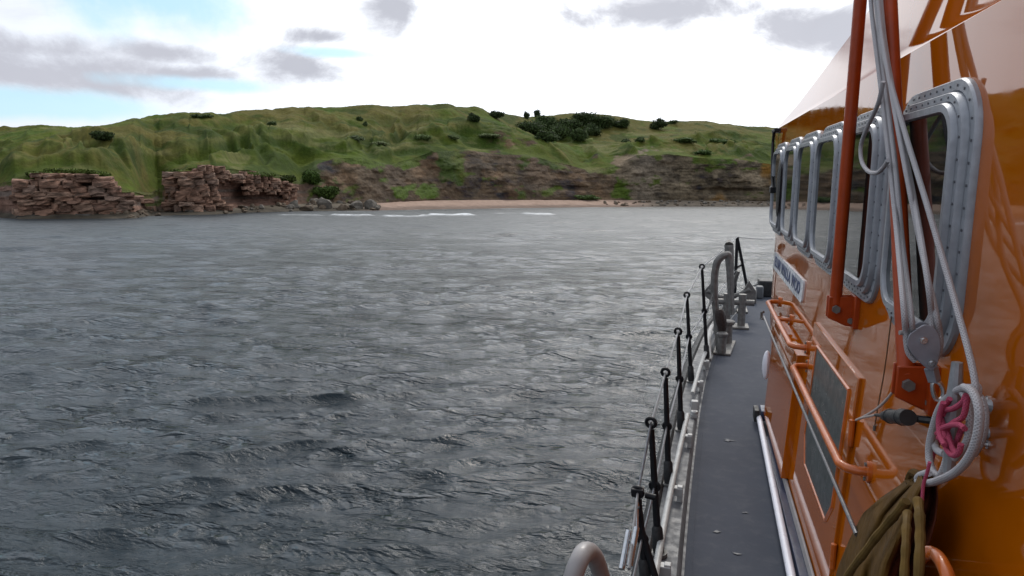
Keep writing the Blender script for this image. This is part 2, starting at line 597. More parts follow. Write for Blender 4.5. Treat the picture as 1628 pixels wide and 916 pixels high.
def grid_mesh(name, V, m, albedo=None, foam=None, smooth=True):
    """V: rows x cols x 3"""
    R, C = V.shape[:2]
    me = bpy.data.meshes.new(name)
    idx = np.arange(R*C).reshape(R, C)
    q = np.stack([idx[:-1, :-1], idx[:-1, 1:], idx[1:, 1:], idx[1:, :-1]], -1).reshape(-1, 4)
    me.vertices.add(R*C); me.vertices.foreach_set('co', V.reshape(-1).astype(np.float32))
    me.loops.add(q.size); me.loops.foreach_set('vertex_index', q.ravel().astype(np.int32))
    me.polygons.add(len(q)); me.polygons.foreach_set('loop_start', np.arange(0, q.size, 4, dtype=np.int32))
    me.update(calc_edges=True)
    me.polygons.foreach_set('use_smooth', [smooth]*len(q))
    if albedo is not None:
        at = me.attributes.new('albedo', 'FLOAT_COLOR', 'POINT')
        at.data.foreach_set('color', np.concatenate([albedo.reshape(-1, 3), np.ones((R*C, 1))], 1).astype(np.float32).ravel())
    if foam is not None:
        at = me.attributes.new('foam', 'FLOAT', 'POINT')
        at.data.foreach_set('value', foam.astype(np.float32).ravel())
    me.materials.append(MAT[m])
    o = bpy.data.objects.new(name, me)
    return link(o)

# ------------------------------------------------------------------ the coast
D2R = PI/180
def curve(pts, left, right, az):
    """pts (px, py) -> tan(elevation) over azimuth; left / right = values beyond the picture [(deg, tan)]"""
    A = [azel(*p) for p in pts]
    k = sorted([(d*D2R, t) for d, t in left] + A + [(d*D2R, t) for d, t in right])
    return np.interp(az, [q[0] for q in k], [q[1] for q in k])


def pcurve(pts, az, py=300):
    """plain values over photo column"""
    k = sorted((azel(p[0], py)[0], p[1]) for p in pts)
    return np.interp(az, [q[0] for q in k], [q[1] for q in k])


AZ = np.concatenate([np.arange(-125, -54, .5), np.arange(-54, 10, .075), np.arange(10, 62, .5)])*D2R
NC = len(AZ)
waterline = [(0, 346), (30, 349), (215, 347), (240, 343), (260, 343), (345, 341), (400, 338), (480, 336), (600, 335), (680, 333),
             (760, 332), (900, 330), (1050, 329), (1228, 329)]
foot = [(0, 338), (30, 341), (215, 338), (240, 332), (262, 337), (345, 334), (400, 328), (480, 324), (540, 322), (600, 323), (680, 319), (760, 318),
        (900, 318), (1000, 318), (1100, 319), (1228, 320)]
cliff = [(0, 292), (25, 284), (40, 277), (70, 274), (150, 272), (172, 280), (190, 298), (215, 304), (238, 306), (258, 298), (266, 276), (300, 272), (345, 268), (400, 271),
         (455, 280), (475, 288), (500, 262), (530, 252), (575, 250), (620, 262), (690, 242), (740, 238), (800, 246), (835, 246), (870, 255), (940, 272),
         (985, 262), (1010, 248), (1060, 246), (1120, 252), (1180, 254), (1228, 262)]
bench = [(0, 262), (60, 252), (130, 242), (220, 240), (280, 243), (350, 238), (420, 236), (500, 232), (560, 228), (620, 226), (700, 214), (760, 212), (800, 214),
         (850, 230), (930, 240), (1000, 236), (1060, 226), (1130, 232), (1228, 240)]
crest = [(0, 202), (60, 200), (110, 203), (170, 199), (250, 183), (300, 178), (400, 171), (500, 167), (560, 167), (640, 165), (740, 167), (768, 171), (785, 182), (805, 198),
         (830, 213), (860, 222), (900, 226), (940, 226), (1000, 224), (1040, 218), (1080, 212), (1130, 208), (1180, 212), (1228, 222)]
ridge = [(0, 201), (60, 199), (170, 205), (300, 186), (500, 176), (700, 174), (770, 180), (800, 179), (830, 180), (870, 179), (930, 178), (985, 182), (1050, 188), (1100, 191),
         (1150, 195), (1228, 201)]
tw = curve(waterline, [(-125, -.030), (-70, -.034)], [(20, -.019), (62, -.019)], AZ)
tf = curve(foot, [(-125, -.024), (-70, -.026)], [(20, -.011), (62, -.011)], AZ)
tcl = curve(cliff, [(-125, .02), (-70, .022)], [(20, .05), (62, .03)], AZ)
tb = curve(bench, [(-125, .05), (-70, .05)], [(20, .07), (62, .05)], AZ)
tcr = curve(crest, [(-125, .08), (-70, .09)], [(20, .09), (62, .07)], AZ)
tr = curve(ridge, [(-125, .08), (-70, .09)], [(20, .10), (62, .08)], AZ)
rw = CAMH/np.abs(tw)
dfo = pcurve([(0, 2.5), (220, 3.0), (250, 9), (300, 3.0), (345, 3.5), (420, 5), (500, 9), (600, 13), (760, 15), (950, 14), (1100, 12), (1228, 12)], AZ)
dcl = pcurve([(0, 3.5), (220, 4), (250, 7), (300, 3.0), (345, 3.2), (460, 5), (520, 9), (600, 9), (760, 11), (870, 11), (985, 6), (1050, 4.5), (1228, 5)], AZ)
rf = rw + dfo
rc = rf + dcl
rb = rc + pcurve([(0, 16), (400, 18), (700, 17), (1228, 20)], AZ)
rcr = rb + pcurve([(0, 45), (200, 42), (500, 34), (760, 30), (900, 22), (1228, 26)], AZ)
rr_ = rcr + pcurve([(0, 30), (500, 30), (760, 30), (850, 55), (1228, 62)], AZ)
zw = np.zeros(NC)
zf = np.maximum(CAMH + tf*rf, .35)
zc = CAMH + tcl*rc
zb = CAMH + tb*rb
zcr = CAMH + tcr*rcr
zr = CAMH + tr*rr_
keys = [(rw-26, zw-4.0), (rw, zw), (rf, zf), (rc, zc), (rb, zb), (rcr, zcr), (rcr+12, zcr-1.2), (rr_, zr), (rr_+90, zr-9)]
nseg = [8, 18, 76, 54, 64, 12, 46, 10]
rows_r, rows_z, seg_of = [], [], []
for i, n in enumerate(nseg):
    t = np.linspace(0, 1, n, endpoint=False)[:, None]
    (ra, za), (rb_, zb_) = keys[i], keys[i+1]
    rows_r.append(ra+(rb_-ra)*t); rows_z.append(za+(zb_-za)*t); seg_of += [i]*n
rows_r.append(keys[-1][0][None]); rows_z.append(keys[-1][1][None]); seg_of.append(len(nseg))
RR = np.concatenate(rows_r); ZZ = np.concatenate(rows_z); SEG = np.array(seg_of)
NR = len(SEG)
S2 = int(np.argmax(SEG == 2)); S3 = int(np.argmax(SEG == 3)); S5 = int(np.argmax(SEG == 5))
# rounded shoulders on the grass
for _ in range(26):
    a = ZZ.copy()
    ZZ[S3+1:-1] = .25*a[S3:-2] + .5*a[S3+1:-1] + .25*a[S3+2:]
A2 = np.broadcast_to(AZ, RR.shape)
X, Y = RR*np.sin(A2), RR*np.cos(A2)
TL = np.zeros_like(RR)                      # 0 at the cliff top .. 1 up the slope
rk_px = pcurve([(0, .75), (30, .95), (180, 1.0), (225, .6), (240, .3), (258, .6), (268, 1.0), (440, .95), (475, .55), (500, .35), (530, .56), (560, .70), (640, .72), (700, .58), (760, .62), (840, .66),
                (890, .52), (950, .58), (985, .72), (1020, .88), (1200, .78), (1228, .7)], AZ)
inl = (SEG[:, None] >= 3)
up = np.clip((np.arange(NR)-S3)/54.0, 0, 1)[:, None]
edge = sstep(0, .5, up)*inl
# big folds, gullies running down the slope, tussocks
fold = fbm(X/16, Y/16, 1.5, 3)*1.5
arc = A2*np.mean(rw)
gul = 1-np.abs(fbm(arc/7.5+fbm(X/20, Y/20, 9.1, 2)*1.2, RR/38, 4.2, 3))*2.2
gfade = np.clip(1.15-np.abs(np.arange(NR)-S3-45)/75.0, 0, 1)[:, None]
tuss = fbm(X/2.2, Y/2.2, 2.7, 4)*.30 + np.abs(vn(X/.9, Y/.9, .3))*.10
ter = vn(np.floor(ZZ/1.1+fbm(X/22, Y/22, 3.3, 2)*1.3), X*0, 7.7)*.45
ZZ = ZZ + inl*edge*(fold*1.1 + gfade*(gul*2.6-.9) + ter*gfade*.8) + inl*tuss*(.35+.65*edge)
# green hollow below the crest (photo column 500-560)
def hollow(px, py, wpx, wrow, depth):
    a, t = azel(px, py)
    j = int(np.argmin(np.abs(AZ-a)))
    el = (ZZ[S3:S5+1, j]-CAMH)/RR[S3:S5+1, j]
    i = S3+int(np.argmin(np.abs(el-t)))
    return i, j, depth*np.exp(-((np.arange(NR)[:, None]-i)/wrow)**2-((A2-a)*FOC/wpx)**2)
for h in ((525, 203, 26, 12, -1.9), (225, 262, 12, 26, -1.6), (250, 275, 14, 20, -1.8), (160, 226, 30, 10, -.9), (405, 225, 40, 7, -.8), (700, 225, 70, 6, -.7), (590, 240, 12, 14, -1.0),
          (640, 195, 16, 26, -.8), (1100, 222, 40, 9, -.7), (60, 240, 50, 8, -.9), (330, 238, 50, 8, .9), (470, 205, 16, 20, .9), (770, 222, 60, 7, .7)):
    ZZ = ZZ + hollow(*h)[2]*inl
# terrace edges and spurs: rounded lips with a steeper face below
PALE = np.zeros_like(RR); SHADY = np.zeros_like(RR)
LIPS = [([(60, 252), (85, 246), (120, 229), (142, 226)], 1.0, .7), ([(0, 266), (46, 261), (108, 256), (152, 256), (181, 272)], 1.2, .6),
        ([(124, 243), (180, 225), (232, 249), (258, 251)], 1.1, .6), ([(258, 251), (322, 241), (361, 230), (420, 210)], 1.2, .8), ([(317, 246), (343, 258)], .8, .4),
        ([(395, 213), (444, 207)], .8, 1.0), ([(395, 226), (490, 218), (520, 214)], 1.1, .6), ([(484, 184), (515, 193), (555, 208)], 1.3, .5), ([(510, 240), (568, 230), (580, 242)], 1.2, .4),
        ([(550, 219), (590, 223), (625, 230)], 1.0, .9), ([(650, 217), (700, 208), (761, 211), (815, 226)], 1.4, .5), ([(800, 197), (822, 207), (859, 223), (923, 226), (1000, 216)], .8, 1.0),
        ([(871, 226), (890, 245), (908, 262)], .9, .8), ([(988, 189), (1020, 210), (1054, 234)], 1.2, .6), ([(1057, 190), (1104, 210), (1132, 248)], 1.2, .4), ([(1085, 219), (1150, 214), (1210, 219)], 1.1, .3),
        ([(1130, 215), (1165, 232), (1195, 252)], 1.0, .3), ([(210, 196), (300, 200), (380, 192)], .7, .3), ([(560, 182), (640, 190), (720, 186)], .8, .2), ([(600, 250), (640, 240), (690, 243)], 1.0, .3)]
EL0 = (ZZ-CAMH)/RR
IDX = np.arange(NR)[:, None]
for pts_, hgt, pal in LIPS:
    aa = [azel(*p)[0] for p in pts_]; tt = [azel(*p)[1] for p in pts_]
    sel = np.where((AZ > aa[0]) & (AZ < aa[-1]))[0]
    if not len(sel): continue
    tj = np.interp(AZ[sel], aa, tt)
    tj = tj + .0022*fbm(AZ[sel]*70, 0*sel, hgt, 3)
    ij = S3-20+np.argmax(EL0[S3-20:S5+14, sel] >= tj[None], 0)
    u = (AZ[sel]-aa[0])/(aa[-1]-aa[0])
    env_ = np.sqrt(np.clip(np.minimum(u, 1-u)*5, 0, 1))*(.75+.4*fbm(AZ[sel]*90, 0*sel, 3+hgt, 2))
    di = IDX-ij[None]
    prof = np.where(di > 0, np.exp(-(di/15.0)**2), np.exp(-(di/5.0)**2))
    ZZ[:, sel] += hgt*prof*env_[None]*inl
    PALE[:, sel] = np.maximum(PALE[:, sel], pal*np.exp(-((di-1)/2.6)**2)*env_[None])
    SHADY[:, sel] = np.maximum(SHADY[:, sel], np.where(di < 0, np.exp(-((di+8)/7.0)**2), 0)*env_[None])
# the cliffs: ledges and undercut beds, soil slips
k = (SEG[:, None] == 2)
tcf = np.clip((np.arange(NR)-S2)/76.0, 0, 1)[:, None]
bed = ZZ/.46 + fbm(X/14, Y/14, .7, 2)*.8
lay = vn(np.floor(bed), np.floor(arc/2.3+vn(np.floor(bed), 3.3, 0)*5), 5.5)
lay2 = vn(np.floor(bed*2.3), np.floor(arc/1.1), 8.8)
but = fbm(arc/5.5, ZZ/9, 2.2, 4)
env = np.sin(np.clip(tcf, 0, 1)*PI)**.5
RR = RR + k*env*((lay*.62+lay2*.25)*(.08+.25*sstep(.6, .9, rk_px)+.4*(1-sstep(440,520,np.interp(AZ, [azel(p, 300)[0] for p in range(0, 1240, 20)], list(range(0, 1240, 20))))))[None] - but*1.9 - fbm(arc/1.6, ZZ/1.2, 3.1, 3)*.55 - (1-sstep(440,520,np.interp(AZ, [azel(p, 300)[0] for p in range(0, 1240, 20)], list(range(0, 1240, 20)))))[None]*0 - np.abs(fbm(arc/3.4, ZZ/3.0, 8.1, 4))*1.7)
# the sea cave and overhang right of the second stack
def cave(px, py, wpx, hpx, depth):
    a, t = azel(px, py)
    el = (ZZ-CAMH)/RR
    d = np.exp(-(((A2-a)*FOC/wpx)**4)-(((el-t)*FOC/hpx)**4))
    return depth*d*k
RR = RR + cave(368, 310, 22, 16, 3.2) + cave(410, 316, 30, 9, 2.5) + cave(196, 332, 30, 8, 2.2) + cave(237, 318, 16, 12, 2.0) + cave(905, 300, 30, 4, .8) + cave(1160, 305, 45, 5, 1.6)
# beach: low ridges of shingle
bk = (SEG[:, None] == 1)
ZZ = ZZ + bk*fbm(X/1.7, Y/1.7, .4, 4)*.16 + bk*fbm(X/6, Y/6, .4, 2)*.15
X, Y = RR*np.sin(A2), RR*np.cos(A2)
LAND = np.stack([X, Y, ZZ], -1)

# ---- albedo of the ground: turf, soil, beds of sandstone
def c3(*a): return np.array(a)
n1 = fbm(X/7, Y/7, ZZ/7, 4)[..., None]
n2 = fbm(X/1.8+9, Y/1.8, ZZ/1.8, 4)[..., None]
n3 = fbm(X/24, Y/24, 5.0, 3)[..., None]
dry = sstep(-.15, .55, n3 + .6*n2 + .25*(ZZ[..., None]-12)/8)
dark = sstep(.0, .45, -n1*1.2 - .2*n2 + .0)
turf = c3(.062, .082, .012)*(1-dry) + c3(.094, .084, .024)*dry
turf = turf*(1-dark*.8) + c3(.028, .048, .008)*dark*.8
lush = sstep(.1, .5, fbm(X/11+31, Y/11, 2.0, 3)[..., None]-n2*.1)
turf = turf*(1-lush*.5) + c3(.054, .100, .008)*lush*.5
pale = sstep(.33, .6, fbm(arc/9, ZZ/2.2, 6.6, 4)[..., None]*1.2 + n2*.25)
turf = turf*(1-pale*.55) + c3(.150, .145, .070)*pale*.55
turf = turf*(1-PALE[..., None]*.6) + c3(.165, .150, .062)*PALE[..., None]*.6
turf = turf*(1-SHADY[..., None]*.55) + c3(.026, .050, .008)*SHADY[..., None]*.55  # shade on the faces under the terrace lips, painted into the turf colour
turf = turf*c3(1.02, 1.0, .84)
strata = fbm(arc/30, bed*.9, 1.1, 3)[..., None]
blk = lay[..., None]*.5+n2*.6
pxs = np.interp(AZ, [azel(p, 300)[0] for p in range(0, 1240, 20)], list(range(0, 1240, 20)))
wl_ = (1-sstep(440, 520, pxs))[None, :, None]; wr_ = sstep(940, 1010, pxs)[None, :, None]; wm_ = 1-wl_-wr_
rock_l = c3(.195, .110, .078)*(1-.5*sstep(0, .5, strata+blk*.5)) + c3(.05, .055, .05)*sstep(0, .5, strata)
rock_m = c3(.100, .072, .048) - c3(.05, .034, .02)*sstep(.05, .4, fbm(arc/3.2, ZZ/2.6, 23.2, 4)[..., None]) + c3(.06, .036, .022)*sstep(.1, .45, fbm(arc/4.2, ZZ/3.6, 29.2, 4)[..., None]) + c3(.04, .035, .028)*blk + c3(.04, .038, .034)*sstep(.1, .5, n1)
rock_m = rock_m*(1-.3*sstep(.1, .4, strata))
rock_r = c3(.135, .108, .078) + c3(.05, .045, .035)*blk + c3(.075, .062, .05)*sstep(.05, .45, fbm(arc/5, ZZ/4, 15.2, 4)[..., None]) - c3(.07, .056, .04)*sstep(.1, .4, fbm(arc/2.2, ZZ/1.6, 19.2, 4)[..., None])
rock_r = rock_r*(1-.2*sstep(.1, .45, strata)) 
och = sstep(.15, .5, fbm(arc/4, ZZ/7, 12.1, 3)[..., None])*sstep(1080, 1170, pxs)[None, :, None]
rock_r = rock_r*(1-och) + c3(.24, .125, .028)*och
slip = np.exp(-((pxs-1025)/28.0)**2)[None, :, None]
rock_r = rock_r*(1-slip*.7) + c3(.150, .128, .110)*slip*.7
slip2 = (np.exp(-((pxs-620)/40.0)**2)+np.exp(-((pxs-850)/30.0)**2)*.8)[None, :, None]
rock_m = rock_m*(1-slip2*.6) + c3(.098, .078, .064)*slip2*.6
rock = np.clip((rock_l*wl_ + rock_m*wm_*c3(.80, .71, .58) + rock_r*wr_*c3(1.02, .95, .82)*(1-.35*sstep(.05, .4, fbm(arc/1.8, ZZ/14, 41.0, 3)[..., None])))*(1+.35*n2+.25*n1), .02, .5)
wet = 1-sstep(.3, 1.3, ZZ[..., None]+n2*.3)
rock = rock*(1-.65*wet)
# how bare the ground is
vz = np.where(SEG[:, None] == 2, 1.0, 0.0)*rk_px[None] + (SEG[:, None] == 3)*(1-up)*(rk_px[None]-.35)*.9
mnoise = fbm(arc/4.5, ZZ/3.2, 3.9, 5, .6)
leftw = (1-sstep(450, 500, pxs))[None]
vz = vz - k*(1-leftw)*sstep(.6, 1.0, tcf)*(.16+.6*fbm(arc/3.1, ZZ/9, 4.4, 4)) - k*leftw*sstep(.62, .95, tcf)*.75 - (SEG[:, None] == 3)*leftw*.6
bare = sstep(.40, .60, vz + .98*mnoise*(vz > .01) - .06*(tcf-.4)*k)
bare = np.where(SEG[:, None] == 2, bare, bare)*(vz > .02)
bare = bare[..., None]
grd = turf*(1-bare) + rock*bare
sand_t = sstep(985, 1060, pxs)[None, :, None]
left_t = (1-sstep(560, 620, pxs))[None, :, None]
sand = c3(.300, .205, .155) + c3(.05, .04, .035)*n2
shingle = c3(.150, .120, .090) + c3(.09, .075, .06)*n2
shin_l = c3(.105, .085, .060) + c3(.06, .05, .04)*n2
bch = sand*(1-sand_t)*(1-left_t) + shingle*sand_t + shin_l*left_t
damp = (1-sstep(.25, .75, ZZ[..., None]+n2*.15))
bch = np.clip(bch*(1-.5*damp), .02, .6)

def strip(name, a, b, m, alb):
    o = grid_mesh(name, LAND[a:b+1], m, alb[a:b+1])
    o['kind'] = 'structure'
    return o
strip('beach', 0, S2, 'beach_sand', bch)
strip('cliff', S2, S3, 'cliff_rock', grd)
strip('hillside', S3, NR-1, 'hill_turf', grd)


def ground(px, py):
    """where the line of sight through a photo pixel first meets the land"""
    a, t = azel(px, py)
    j = int(np.argmin(np.abs(AZ-a)))
    el = (ZZ[8:, j]-CAMH)/RR[8:, j]
    i = 8+int(np.argmax(el >= t)) if (el >= t).any() else 8+int(np.argmax(el))
    return Vector(LAND[i, j]), AZ[j], RR[i, j]


# ---- bushes on the hill
def bush(px, py, wpx, hpx, label, group=None, dark=1.0, name='bush', lobes=5, tint=(.034, .050, .016), cat='bush'):
    p, a, r = ground(px, py+hpx*.45)
    W = wpx/FOC*r; H = hpx/FOC*r
    low = hpx < 12
    if low: tint = tuple(c*1.55 for c in tint)
    p = p - Vector((0, 0, (.38 if low else .15)*H))
    nl = int(max(260, min(1500, wpx*hpx*2.2)))
    lob = [(rng.uniform(-.34, .34)*W, rng.uniform(-.2, .2)*W, H*rng.uniform(.3, .72), rng.uniform(.22, .36)*W, rng.uniform(.24, .38)*H) for _ in range(lobes)]
    lob.append((0, 0, H*.45, W*.36, H*.45))
    V = []; F = []; C = []
    for q in range(nl):
        lx, ly, lz, lr, lh = lob[q % len(lob)]
        d = rng.normal(0, 1, 3); d /= np.linalg.norm(d)
        s = rng.uniform(.72, 1.08)
        c = np.array([lx+d[0]*lr*s, ly+d[1]*lr*s, max(lz+d[2]*lh*s, .02)])
        u = rng.normal(0, 1, 3); u /= np.linalg.norm(u)
        w = np.cross(u, d + rng.normal(0, .5, 3)); w /= np.linalg.norm(w)+1e-6
        e = rng.uniform(.10, .22)*(.8+.2*H)
        b = len(V)
        V += [c-u*e-w*e*.5, c+u*e-w*e*.45, c+w*e*.9]
        F.append((b, b+1, b+2))
        k_ = rng.uniform(.6, 1.5)*dark
        C += [np.array(tint)*k_]*3
    # close inner core of each lobe, in a darker tint
    for lx, ly, lz, lr, lh in lob:
        b = len(V)
        for j in range(5):
            t = PI*(j+.5)/5
            for i in range(8):
                f = 2*PI*i/8; g = rng.uniform(.62, .84)
                V.append(np.array([lx+lr*g*math.sin(t)*math.cos(f), ly+lr*g*math.sin(t)*math.sin(f), max(lz+lh*g*math.cos(t), -.1)]))
                C.append(np.array(tint)*.7)
        for j in range(4):
            for i in range(8):
                F.append((b+j*8+i, b+(j+1)*8+i, b+(j+1)*8+(i+1) % 8, b+j*8+(i+1) % 8))
    me = bpy.data.meshes.new(name)
    me.from_pydata([tuple(v) for v in V], [], F)
    at = me.attributes.new('albedo', 'FLOAT_COLOR', 'POINT')
    at.data.foreach_set('color', np.array([(*c, 1) for c in C], dtype=np.float32).ravel())
    me.materials.append(MAT['leafy'])
    o = bpy.data.objects.new(name, me)
    o.location = p
    o.rotation_euler = (0, 0, -a)
    link(o)
    return tag(o, label, cat, group)

for q, lb in (((62, 274, 34, 9), 'grass mat overhanging the left shoulder of the first outcrop'), ((105, 271, 44, 8), 'grass mat overhanging the middle of the first outcrop'),
              ((148, 273, 34, 9), 'grass mat overhanging the right shoulder of the first outcrop'), ((280, 272, 26, 7), 'grass mat on the left top of the squat stack'),
              ((322, 268, 40, 8), 'grass mat on the right top of the squat stack'), ((400, 275, 60, 10), 'grass mat over the roof of the sea cave'), ((452, 284, 30, 12), 'grass mat right of the sea cave roof')):
    bush(*q, lb, 'grass mats on the outcrop tops', tint=(.045, .062, .012), cat='grass mat', name='grass_mat')
GT = 'bushes in the thicket on the skyline'
TL1 = 'dark green bush in the thicket on the skyline right of the bare headland'
bush(170, 217, 34, 13, 'low wide dark bush on the slope above the first sandstone outcrop')
bush(318, 184, 30, 8, 'thin dark scrub strip just below the skyline above the second outcrop')
bush(432, 195, 13, 7, 'small round dark bush alone under the skyline left of the green hollow')
bush(570, 187, 12, 9, 'small dark bush high on bare slope, upper of the close pair', name='bush')
bush(579, 196, 10, 9, 'small dark bush high on bare slope, lower of the close pair')
bush(752, 187, 20, 14, 'dark rounded bush near the right shoulder of the headland crest')
bush(788, 181, 26, 14, 'dark bush clinging to the falling edge of the headland skyline', dark=.8)
bush(838, 183, 9, 13, 'narrow bush poking above the skyline at the thicket left end', dark=.8)
bush(855, 180, 13, 14, 'taller pointed bush poking above the skyline within the thicket', dark=.8)
for q, lb in (((844, 194, 40, 26), 'dark bush at the left end of the skyline thicket, under the narrow one'), ((872, 188, 38, 26), 'dark bush of the thicket right below the pointed bush'),
              ((888, 204, 34, 26), 'dark bush low in the middle of the thicket, above the pale one'), ((906, 191, 42, 28), 'broad dark bush in the middle of the skyline thicket'),
              ((932, 184, 46, 24), 'longest dark bush forming the top of the skyline thicket'), ((960, 188, 40, 22), 'dark bush in the right half of the skyline thicket'),
              ((922, 208, 34, 24), 'dark bush hanging lowest on the right of the thicket'), ((866, 210, 34, 20), 'dark bush hanging lowest on the left of the thicket'),
              ((984, 191, 30, 15), 'low dark bush tapering off the right end of the thicket'), ((945, 200, 36, 22), 'dark bush below the longest one on the thicket slope')):
    bush(q[0], q[1]+6, q[2], q[3], lb, GT, dark=1.15+.5*rng.random())
bush(886, 206, 14, 14, 'pale grey green bush in the middle of the dark thicket', tint=(.085, .105, .060))
bush(1043, 197, 26, 20, 'dark round bush standing apart on the slope right of the thicket', dark=.85)
bush(1068, 193, 16, 9, 'low bush at the right foot of the round dark bush')
bush(996, 221, 20, 11, 'small dark bush at the end of the pale path, left of a pair')
bush(1018, 220, 18, 11, 'small dark bush at the end of the pale path, right of a pair')
bush(566, 218, 24, 8, 'grey green low bush on the ledge below the green hollow', tint=(.075, .09, .045))
bush(603, 226, 28, 7, 'pale leafy bush on the ledge above the dark gully of the cliff', tint=(.105, .12, .055))
bush(672, 216, 34, 9, 'light green spreading bush halfway up the headland slope', tint=(.075, .1, .035))
bush(720, 216, 26, 9, 'light green tussocky bush below the shoulder of the headland', tint=(.08, .1, .04))
bush(776, 214, 36, 8, 'long pale green bush along the spur left of the path', tint=(.095, .115, .05))
bush(1085, 222, 40, 9, 'mid green bush on the shoulder above the grey right cliff', tint=(.05, .075, .022))
bush(1150, 222, 44, 11, 'mid green bush beside the cabin roof line on the right slope', tint=(.045, .07, .02))
bush(1120, 240, 34, 9, 'low ivy green bush hanging over the right cliff top', tint=(.04, .065, .018))
bush(498, 281, 30, 22, 'bright green ivy mound on the cliff right of the sea cave', tint=(.05, .085, .016))
bush(520, 306, 40, 22, 'bright green growth down the soil slope behind the boulders', tint=(.055, .085, .018))
bush(930, 311, 44, 9, 'green growth along the cliff foot behind the shingle', tint=(.045, .07, .02))


# ---- sandstone stacks: every slab that can be told apart is a part
def slab_mesh(i):
    r = np.random.default_rng(100+i)
    out = []
    for z, kk in ((-.5, .96), (-.3, 1.0), (.28, 1.0), (.5, .93)):
        ring = []
        for (x, y) in ((-.5, -.5), (-.1, -.55), (.3, -.5), (.5, -.3), (.5, .5), (-.5, .5)):
            ring.append((x*kk+r.uniform(-.05, .05), y*kk+r.uniform(-.09, .09), z+r.uniform(-.07, .07)))
        out.append(ring)
    me = {}
    for m in ('sandstone_red', 'sandstone_buff', 'sandstone_dark', 'sandstone_grey', 'rock_wet'):
        mb = MB().loft(out)
        me[m] = mb.mesh('rock_slab', m, smooth=False)
    return me
SLABS = [slab_mesh(i) for i in range(7)]


def outcrop(label, x0, x1, top, base, lay_m, seed, setback=0.0, hollow_=None, wide=(1.0, 3.4)):
    r = np.random.default_rng(seed)
    a0, a1 = azel(x0, 320)[0], azel(x1, 320)[0]
    am = (a0+a1)/2
    rmid = float(np.interp(am, AZ, rw))
    e = bpy.data.objects.new('sandstone_outcrop', None)
    e.location = (rmid*math.sin(am), rmid*math.cos(am), 0)
    link(e)
    tag(e, label, 'rock outcrop')
    inv = e.matrix_world.inverted()
    ztop_max = max(CAMH + azel(p, q)[1]*(rmid+3) for p, q in top)
    z = -.35
    cnt = 0
    while z < ztop_max:
        h = r.uniform(*lay_m)
        a = a0 + r.uniform(-.4, .4)/rmid
        off_l = r.uniform(-.25, .25)
        while a < a1:
            w = r.uniform(*wide)*(1.15 if z < .8 else 1.0)
            ac = a + w/2/rmid
            px = x0 + (ac-a0)/(a1-a0)*(x1-x0)
            rloc = float(np.interp(ac, AZ, rf))
            zt = CAMH + np.interp(px, [p[0] for p in top], [azel(*p)[1] for p in top])*(rloc+1)
            zb_ = CAMH + np.interp(px, [p[0] for p in base], [azel(*p)[1] for p in base])*rloc
            zm = z + h/2
            ok = zm < zt + r.uniform(-.15, .35) and zm > zb_-.2
            if ok and hollow_:
                for (hx, hz, hw, hh) in hollow_:
                    if ((px-hx)/hw)**2 + ((zm-hz)/hh)**2 < 1: ok = False
            if ok and r.random() > .05:
                dep = r.uniform(2.2, 3.2)
                lean = .55*min(1, max(0, zm/6.0))
                rr = rloc - .7 + dep/2 + off_l + r.normal(0, .17) + lean + setback
                wet_ = zm < .55
                m = 'rock_wet' if wet_ else str(r.choice(['sandstone_red', 'sandstone_buff', 'sandstone_dark', 'sandstone_grey'], p=[.42, .22, .2, .16]))
                o = bpy.data.objects.new('rock_slab', SLABS[r.integers(7)][m])
                o.parent = e
                wp = Vector((rr*math.sin(ac), rr*math.cos(ac), zm))
                o.location = wp - e.location
                o.rotation_euler = (r.normal(0, .03), r.normal(0, .025), -ac + r.normal(0, .10))
                o.scale = (w*1.10, dep, h*1.45)
                link(o); cnt += 1
            a += w/rmid
        z += h
    return cnt
n1_ = outcrop('reddish layered sandstone outcrop at the far left, largest of the two stacks', 22, 224,
              [(22, 322), (32, 292), (44, 284), (60, 277), (100, 274), (150, 275), (160, 285), (176, 292), (196, 303), (224, 316)],
              [(22, 352), (170, 352), (176, 330), (224, 336)], (.26, .66), 5, wide=(.6, 2.1))
n2_ = outcrop('squat sandstone stack with flat top beside the grassy gully', 262, 344,
              [(262, 280), (268, 274), (300, 275), (318, 270), (344, 270)], [(262, 352), (344, 352)], (.28, .66), 6, wide=(.7, 2.0))
n3_ = outcrop('red sandstone face with a dark sea cave under its overhang', 345, 472,
              [(345, 272), (380, 278), (420, 279), (450, 287), (472, 300)], [(345, 345), (472, 340)], (.28, .6), 8, setback=1.0,
              hollow_=[(368, 2.3, 24, 2.2), (412, 1.5, 36, 1.3)], wide=(.6, 1.7))
print('slabs', n1_, n2_, n3_)


# ---- boulders along the shore
def boulder_mesh(i, m):
    r = np.random.default_rng(300+i)
    bm = bmesh.new()
    bmesh.ops.create_icosphere(bm, subdivisions=2, radius=1)
    pl = [(Vector(r.normal(0, 1, 3)).normalized(), r.uniform(.55, .85)) for _ in range(9)]
    for v in bm.verts:
        for n, d in pl:
            t = v.co.dot(n)
            if t > d: v.co -= n*(t-d)
        v.co += Vector(r.normal(0, .035, 3))
    me = bpy.data.meshes.new('boulder')
    bm.to_mesh(me); bm.free()
    me.materials.append(MAT[m])
    return me
BM_ = {m: [boulder_mesh(i, m) for i in range(6)] for m in ('boulder_grey', 'boulder_brown', 'rock_wet')}


